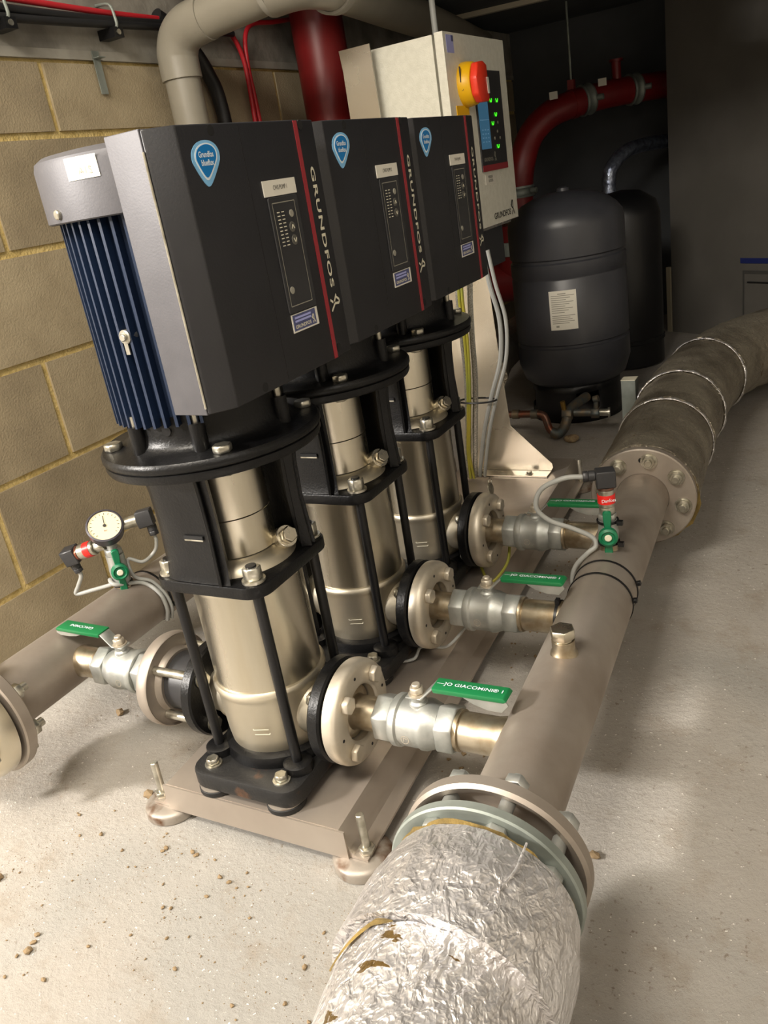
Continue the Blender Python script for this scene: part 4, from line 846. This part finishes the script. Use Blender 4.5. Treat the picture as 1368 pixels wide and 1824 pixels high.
run('bond_wire', [(.06, .27, .0735), (.09, .285, .076), (.115 + PX(.32), .30, .092), (.135 + PX(.32), .305, .0945), (.165 + PX(.32), .315, .094), (.175, .35, .12)], .0028, M_grey, 'grey bonding wire under the middle discharge flange', None)

# ------------------------------------------------------------------ pressure vessel at the back
tx, ty = -.086, 2.05
tk = thing('pressure_vessel', 'slate grey upright pressure tank with white data label', 'tank', (tx, ty, 0))
R = .193
bm = B(); add_lathe(bm, [(0, .105), (.11, .112), (.150, .125), (.175, .145), (.185, .175), (R, .20), (R, .268), (R - .005, .272), (R - .005, .279), (R, .283), (R, .49), (R - .003, .494), (R - .003, .500), (R, .504), (R, .546), (R - .006, .551), (R - .006, .558), (R, .563), (R, .655), (R - .004, .68), (.170, .705), (.140, .729), (.10, .746), (.05, .757), (0, .760)], (tx, ty, 0), n=72); obj('shell', bm, M_tank, tk)
bm = B(); add_lathe(bm, [(0, .753), (.022, .754), (.020, .768), (.012, .772), (0, .772)], (tx, ty, 0), n=24); obj('top_cap', bm, M_tank, tk)
bm = B(); n = 48; rings = []
zz = [0, .045, .105, .135]
def skr(z): return .152 + (.135 - z) * .06
for z in zz: rings.append([bm.verts.new((tx + skr(z) * cos(2 * pi * i / n), ty + skr(z) * sin(2 * pi * i / n), z)) for i in range(n)])
for kz in range(3):
    for i in range(n):
        a = 360 * (i + .5) / n
        if kz == 1 and (285 < a < 318 or 60 < a < 95 or 180 < a < 215): continue
        bm.faces.new((rings[kz][i], rings[kz][(i + 1) % n], rings[kz + 1][(i + 1) % n], rings[kz + 1][i]))
o_ = obj('skirt', bm, M_blackp, tk); md = o_.modifiers.new('thick', 'SOLIDIFY'); md.thickness = .005; md.offset = -1
bm = B(); a0, a1 = radians(278), radians(306)
def arcp(bm, a0, a1, z0, z1, r, M=12):
    rows = [[bm.verts.new((tx + r * cos(a0 + (a1 - a0) * i / M), ty + r * sin(a0 + (a1 - a0) * i / M), z)) for i in range(M + 1)] for z in (z0, z1)]
    for i in range(M): bm.faces.new((rows[0][i], rows[0][i + 1], rows[1][i + 1], rows[1][i]))
arcp(bm, radians(265.5), radians(292), .336, .464, R + .0006); obj('data_label', bm, M_white, tk)
bm = B()
for q in range(9): arcp(bm, radians(267.5), radians(290 - (q * 37 % 11)), .447 - .0068 * q, .4492 - .0068 * q, R + .0010)
for q in range(5): arcp(bm, radians(267.5), radians(290 - (q * 5 % 7)), .382 - .0062 * q, .3842 - .0062 * q, R + .0010)
arcp(bm, radians(274), radians(282), .4525, .4555, R + .001); arcp(bm, radians(271), radians(274), .345, .351, R + .001)
o_ = obj('label_print', bm, M_greyink, tk); o_['kind'] = 'stuff'

# copper feed and fittings in front of the vessel
r = thing('copper_feed', 'copper feed pipe with tarnished elbow in front of the grey tank', 'pipe', (-.16, 1.72, 0))
tube = B(); add_tube(tube, [(-.33, 1.72, .090), (-.20, 1.72, .090), (-.130, 1.72, .090), (-.108, 1.718, .086), (-.098, 1.715, .070), (-.088, 1.712, .040), (-.070, 1.712, .026), (-.050, 1.715, .030)], .0125, 16, 6); obj('pipe_run', tube, M_copper, r)
for x in (-.215, -.150):
    bm = B(); add_cyl(bm, (x, 1.72, .090), (x + .024, 1.72, .090), .0155, 20, bev=.001); obj('solder_joint', bm, M_patina, r)
bm = B(); add_tube(bm, [(-.082, 1.712, .030), (-.062, 1.712, .024), (-.045, 1.718, .036), (-.036, 1.722, .055), (-.030, 1.73, .075)], .0165, 16, 6); obj('elbow', bm, M_patina, r)
r = thing('tank_valve', 'tarnished brass valve and tee below the grey tank', 'valve', (-.03, 1.76, .05))
bm = B(); add_tube(bm, [(-.034, 1.735, .070), (-.028, 1.742, .088), (-.018, 1.78, .100), (0, 1.86, .105)], .017, 16, 6); obj('tee', bm, M_patina, r)
bm = B(); add_hex(bm, (-.048, 1.735, .082), (1, .1, 0), .021, .032); obj('union_nut', bm, M_patina, r)
bm = B(); add_cyl(bm, (-.040, 1.735, .094), (-.044, 1.732, .128), .0085, 14); obj('drain_cap', bm, M_brass, r)
bm = B(); add_cyl(bm, (-.010, 1.738, .088), (.072, 1.75, .084), .0125, 16); obj('side_pipe', bm, M_patina, r)
bm = B(); add_hex(bm, (.045, 1.745, .084), (1, .1, 0), .018, .026); add_cyl(bm, (.060, 1.745, .094), (.064, 1.744, .132), .008, 12); add_cyl(bm, (.056, 1.742, .130), (.072, 1.742, .134), .011, 12); obj('gate_valve', bm, M_patina, r)
bm = B(); add_cyl(bm, (.098, 1.752, .083), (.104, 1.753, .083), .0165, 20); add_cyl(bm, (.072, 1.75, .084), (.098, 1.752, .083), .012, 14); obj('hose_tail', bm, M_bolt, r)
bm = B(); bmesh.ops.create_icosphere(bm, subdivisions=2, radius=.02)
for vv in bm.verts: vv.co = Vector((vv.co.x * 1.3, vv.co.y, vv.co.z * .7)) + vv.co.normalized() * noise.noise(vv.co * 90) * .004 + Vector((-.012, 1.70, .012))
tag(obj('stone', bm, M_chip), 'buff stone lump on the floor under the tank valve', 'stone')
# upright steel angle post
r = thing('steel_post', 'short upright galvanised channel post beside the far lagged pipe', 'post', (.19, 1.66, 0))
bm = B(); add_box(bm, (.170, 1.640, 0.0), (.212, 1.680, .216), .003); obj('channel', bm, M_zincd, r)
bm = B(); add_box(bm, (.1695, 1.6395, .2165), (.2125, 1.6805, .2185), .0006, 1); obj('top_plate', bm, M_logo, r)
# lagged pipe seen between stand and tank
foil_pipe('lagged_pipe', 'dim grey lagged pipe low behind the cabinet stand', [(-.33, 1.80, .205), (-.40, 2.1, .205), (-.42, 2.5, .21), (-.42, 2.85, .215)], lambda L: .075, M_foilold, 48, 8, .003, 2.0)

# ------------------------------------------------------------------ fire main and other pipes at the back
def pipe(name, label, pts, r, m, n=28, k=8, group=None, cat='pipe', smooth=True):
    bm = B(); add_tube(bm, pts, r, n, k, smooth=smooth); return tag(obj(name, bm, m), label, cat, group)
r = thing('fire_main', 'large red pipe bending over behind the grey tank', 'pipe', (-.56, 3.0, 0.3))
MAIN = [(-.56, 3.0, .42), (-.56, 3.0, .60), (-.557, 3.0, .715), (-.540, 3.0, .832), (-.502, 3.04, .955), (-.432, 3.09, 1.025), (-.359, 3.15, 1.053), (-.295, 3.22, 1.066), (-.209, 3.30, 1.075), (-.125, 3.39, 1.079), (-.025, 3.48, 1.079), (.117, 3.60, 1.076)]
bm = B(); add_tube(bm, MAIN, .057, 32, 6); obj('pipe_run', bm, M_redpaint, r)
bm = B(); add_tube(bm, [(-.60, 3.0, .60), (-.60, 3.0, .48), (-.595, 3.0, .40), (-.56, 2.99, .355), (-.50, 2.98, .345), (-.36, 2.96, .345)], .092, 32, 6); add_cyl(bm, (-.76, 3.0, .345), (-.56, 2.99, .345), .092, 32); obj('lower_bend', bm, M_redpaint, r)
for c, d in (((-.556, 3.0, .735), (0, 0, 1)), ((-.295, 3.22, 1.066), (.7, .72, .09)), ((-.125, 3.39, 1.079), (.7, .72, .03))):
    bm = B(); add_lathe(bm, [(.057, -.024), (.064, -.024), (.066, -.016), (.061, -.010), (.061, .010), (.066, .016), (.064, .024), (.057, .024)], c, d, 36, closed=True); cp_ = obj('coupling', bm, M_zincd, r)
    bm = B(); dd = Vector(d).normalized(); c = Vector(c); add_cyl(bm, c + Vector((.06, -.03, .0)), c + Vector((.088, -.03, 0)), .012, 12); obj('clamp_bolt', bm, M_zincd, r)
bm = B(); add_cyl(bm, (-.61, 2.985, .47), (-.61, 2.985, .53), .095, 32); obj('lower_coupling', bm, M_zincd, r)
for p in ((-.405, 3.048, 1.085), (-.232, 3.205, 1.108)):
    bm = B(); add_box(bm, (p[0], p[1], p[2]), (p[0] + .036, p[1] + .002, p[2] + .030)); obj('tape_label', bm, M_white, r)
bm = B(); add_cyl(bm, (-.18, 3.33, 1.12), (-.18, 3.33, 1.20), .02, 14); add_cyl(bm, (-.18, 3.33, 1.20), (-.18, 3.33, 1.21), .03, 14); obj('outlet_stub', bm, M_redpaint, r)
r = thing('pipe_hanger', 'thin threaded hanger rod holding up the red pipe', 'hanger', (-.34, 3.17, 1.12))
bm = B(); add_cyl(bm, (-.340, 3.17, 1.14), (-.340, 3.17, 1.4545), .005, 10); obj('rod', bm, M_zincd, r)
bm = B(); add_lathe(bm, [(.0575, -.012), (.061, -.012), (.061, .012), (.0575, .012)], (-.340, 3.172, 1.058), (.7, .72, .1), 32, closed=True); add_box(bm, (-.354, 3.155, 1.116), (-.326, 3.185, 1.154), .002, 1); obj('clip', bm, M_redpaint, r)
M_bluefoil = mat('thin_foil_wrap', '#aab4c8', .3, .9, '#7a8298', 40, bump=.8, bscale=60, bdist=.004)
r = thing('foil_wrapped_pipe', 'thin foil wrapped pipe bending over behind the tank top', 'pipe', (-.158, 3.0, .5))
bm = B(); add_tube(bm, [(-.188, 3.08, .30), (-.184, 3.1, .70), (-.166, 3.12, .782), (-.125, 3.2, .830), (-.085, 3.3, .842), (-.051, 3.38, .844), (.027, 3.5, .842)], .030, 20, 8); obj('pipe_run', bm, M_bluefoil, r)
pipe('riser_pipe', 'wide red riser pipe beside the block wall behind the cabinet', [(-.655, 1.60, .0), (-.655, 1.60, .6), (-.655, 1.60, 1.0), (-.655, 1.60, 1.4545)], .078, M_redpaint)
# grey plastic waste pipe with elbow and sockets
r = thing('waste_pipe', 'grey plastic waste pipe with elbow at the top left', 'pipe', (-.70, .97, 0))
bm = B(); add_cyl(bm, (-.700, .985, .0), (-.703, .985, 1.215), .0435, 36); obj('down_pipe', bm, M_upvc, r)
bm = B(); add_tube(bm, [(-.703, .985, 1.19), (-.703, .985, 1.225), (-.700, .985, 1.250), (-.684, .985, 1.277), (-.655, .985, 1.294), (-.62, .985, 1.300), (-.59, .985, 1.303)], .0495, 36, 6); obj('elbow', bm, M_upvc, r)
bm = B(); add_cyl(bm, (-.615, .985, 1.300), (-.40, .985, 1.318), .046, 36); obj('cross_pipe', bm, M_upvc, r)
bm = B(); add_lathe(bm, [(.047, -.004), (.0535, -.004), (.0535, .010), (.047, .010)], (-.412, .985, 1.317), (1, 0, .08), 36, closed=True); obj('socket_rim', bm, M_flash, r)
bm = B(); add_tube(bm, [(-.41, .985, 1.318), (-.36, 1.0, 1.322), (-.335, 1.05, 1.325), (-.345, 1.2, 1.330), (-.46, 1.75, 1.345), (-.62, 2.5, 1.37), (-.78, 3.3, 1.385)], .056, 32, 6); obj('long_run', bm, M_upvc, r)
bm = B(); add_lathe(bm, [(.056, -.015), (.063, -.015), (.063, .015), (.056, .015)], (-.338, 1.15, 1.328), (-.02, 1, .03), 36, closed=True); obj('pipe_clip', bm, M_flash, r)
pipe('black_hose', 'thick black hose curving down the wall behind the grey pipe', [(-.77, 1.02, 1.345), (-.765, 1.07, 1.318), (-.76, 1.125, 1.272), (-.757, 1.165, 1.215), (-.757, 1.19, 1.15), (-.757, 1.195, 1.0), (-.757, 1.195, .5)], .019, M_blackcab)
pipe('alarm_cable', 'left red cable hanging down the wall behind the first pump', [(-.76, 1.15, 1.395), (-.76, 1.255, 1.345), (-.76, 1.315, 1.310), (-.76, 1.343, 1.255), (-.76, 1.345, 1.18), (-.76, 1.340, 1.05), (-.76, 1.340, .7)], .0065, M_redcable, 10, cat='cable')
pipe('alarm_cable', 'right red cable arching up to the ceiling beside the other', [(-.76, 1.66, 1.380), (-.76, 1.53, 1.362), (-.76, 1.42, 1.350), (-.76, 1.372, 1.315), (-.76, 1.358, 1.24), (-.76, 1.362, 1.16), (-.76, 1.366, 1.0), (-.76, 1.366, .7)], .0065, M_redcable, 10, cat='cable')
for i, (z, m, rr, lab) in enumerate(((1.343, M_redcable, .0065, 'red cable clipped along the top of the concrete beam'), (1.327, M_blackcab, .009, 'upper black cable along the beam under the red one'), (1.312, M_blackcab, .0085, 'lower black cable along the beam'))):
    pipe('beam_cable', lab, [(-.762 + .006 * i, y, z + .006 * sin(y * 5 + i)) for y in (-.05, .2, .4, .6, .8, 1.0, 1.15, 1.3)] , rr, m, 10, cat='cable')
for y, lab in ((.835, 'dark cable clip on the beam above the hanging strap'), (.53, 'dark cable clip on the beam at the left edge')):
    r = thing('cable_clip', lab, 'clip', (-.75, y, 1.29))
    bm = B(); add_box(bm, (-.7855, y - .014, 1.283), (-.735, y + .016, 1.304), .002, 1); obj('bracket', bm, M_blackp, r)
    bm = B(); add_tube(bm, [(-.7845, y, 1.300), (-.740, y, 1.302), (-.736, y, 1.325), (-.745, y, 1.350), (-.7845, y, 1.356)], .0035, 8, 4); obj('hook', bm, M_zincd, r)
    bm = B(); add_cyl(bm, (-.735, y, 1.2935), (-.7325, y, 1.2935), .006, 12); obj('screw', bm, M_bolt, r)
bm = B(); add_box(bm, (WX + .0065, .782, 1.172), (WX + .0085, .804, 1.262)); add_box(bm, (WX + .0065, .782, 1.2455), (WX + .026, .804, 1.2475))
tag(obj('wall_strap', bm, M_zincd), 'short metal restraint strap hanging on the block wall at the top', 'strap')
bm = B(); add_box(bm, (-.79, 2.80, 1.436), (.1, 2.83, 1.4545), .003)
for vv in bm.verts: vv.co.y += (vv.co.x + .79) * .16
tag(obj('cable_trunking', bm, mat('pale_trunking', '#b5ad9a', .5)), 'pale strip of trunking on the dark soffit behind the cabinet', 'trunking')
r = thing('sprinkler_head', 'small steel sprinkler fitting on the dark soffit', 'sprinkler', (-.70, 2.1, 1.40))
bm = B(); add_lathe(bm, [(0, 1.400), (.020, 1.402), (.024, 1.410), (.014, 1.420), (.026, 1.434), (.030, 1.4545), (0, 1.4545)], (-.70, 2.1, 0), n=24); obj('body', bm, M_steel, r)
# things on the partition
def on_part(s0, s1, z0, z1, th, lift=.001):
    t = bmesh.new(); A = pA + pd * s0 + pn * lift; Bq = pA + pd * s1 + pn * lift
    q = [A, Bq, Bq + pn * th, A + pn * th]; lo = [t.verts.new(p + Vector((0, 0, z0))) for p in q]; hi = [t.verts.new(p + Vector((0, 0, z1))) for p in q]
    t.faces.new(lo[::-1]); t.faces.new(hi)
    for i in range(4): t.faces.new((lo[i], lo[(i + 1) % 4], hi[(i + 1) % 4], hi[i]))
    return t
tag(obj('blue_tape', on_part(.385, .95, .322, .344, .002), M_bluetape), 'blue tape strip across the far plastered partition', 'tape')
r = thing('wall_hatch', 'grey access hatch on the far partition under the blue tape', 'hatch', tuple(pA + pd * .45))
obj('hatch_frame', on_part(.400, .95, .06, .292, .004), mat('hatch_frame', '#4d4c49', .6), r)
obj('hatch_leaf', on_part(.412, .95, .06, .280, .004, .0055), M_plaster, r)
obj('pull_bar', on_part(.43, .62, .244, .249, .005, .010), M_dark, r)
# dark equipment standing behind the tank
bm = B(); add_box(bm, (-.02, 2.62, 0), (.17, 2.80, .47), .01)
r = thing('dark_cylinder', 'dark upright vessel half hidden behind the grey tank', 'tank', (-.02, 2.72, 0))
bm.free(); bm = B(); add_lathe(bm, [(0, 0), (.13, 0), (.145, .01), (.145, .60), (.13, .65), (.07, .69), (0, .70)], (-.045, 2.72, 0), n=40); obj('shell', bm, M_blackp, r)
bm = B(); add_lathe(bm, [(.146, .1), (.149, .103), (.149, .117), (.146, .12)], (-.045, 2.72, 0), n=40, closed=True); obj('band', bm, M_dark, r)

# ------------------------------------------------------------------ grit on the floor
protos = []
for i in range(8):
    bm = B(); bmesh.ops.create_icosphere(bm, subdivisions=1, radius=1.0)
    for vv in bm.verts: vv.co = Vector((vv.co.x * 1.2, vv.co.y * .85, vv.co.z * .55)) * random.uniform(.65, 1.15)
    me = bpy.data.meshes.new('stone_chip'); bm.to_mesh(me); bm.free(); me.materials.append(M_chip); protos.append(me)
def chip(x, y, s, label=None, grp='brown grit chips on the floor'):
    o = bpy.data.objects.new('stone_chip', random.choice(protos)); COL.objects.link(o); o.location = (x, y, s * .40); o.scale = (s, s, s); o.rotation_euler = (0, 0, random.uniform(0, 6.28))
    tag(o, label or 'brown grit chip lying loose on the pale floor at lower left', 'stone', grp)
spots = [(-.30, -.16), (-.245, -.08), (-.29, -.20), (-.20, -.19), (-.255, -.155)]
cnt = 0
while cnt < 90:
    t_ = random.random(); x = -.32 + .60 * t_ + random.gauss(0, .07); y = -.17 - .26 * random.random() ** 1.3 + random.gauss(0, .03) - .02 * t_
    if y > -.16 and x > -.22: continue
    if y > -.10 or x > MX(y) - .15 or x < -.40: continue
    chip(x, y, random.choice((.0016, .002, .0024, .003, .0036, .0046))); cnt += 1
for x, y, sz, l in ((-.469, .068, .012, 'rust brown flake on the floor below the nearest suction valve'), (-.239, -.101, .011, 'pointed brown flake left of the base frame corner'), (-.345, -.325, .010, 'brown stone at the far left edge of the floor'), (-.185, -.402, .0075, 'grey brown stone at lower left, largest of that patch'), (.49, -.001, .008, 'rusty flake on the floor right of the near flanges')):
    chip(x, y, sz, l, 'single flakes on the floor')
for i in range(60):
    y = random.uniform(-.12, .95); x = .222 + SK * y + abs(random.gauss(0, .030))
    chip(x, y, random.choice((.0018, .0025, .003, .004)), 'dark grit chip in the gap between base frame and discharge pipe', 'grit chips beside the base frame')
bm = B()
for i in range(900):
    x = random.uniform(-.38, .28); y = random.gauss(-.26, .08)
    if (y > -.16 and x > -.22) or x > MX(y) - .15: continue
    s = random.uniform(.0005, .0013); z = random.random() * 6
    q = [bm.verts.new((x + s * cos(z + k * 2.1), y + s * sin(z + k * 2.1), .0001)) for k in range(3)]; tp = bm.verts.new((x, y, s))
    for k in range(3): bm.faces.new((q[k], q[(k + 1) % 3], tp))
o_ = obj('fine_grit', bm, M_chip); o_['kind'] = 'stuff'; o_['label'] = 'fine brown grit scattered on the pale floor'; o_['category'] = 'grit'
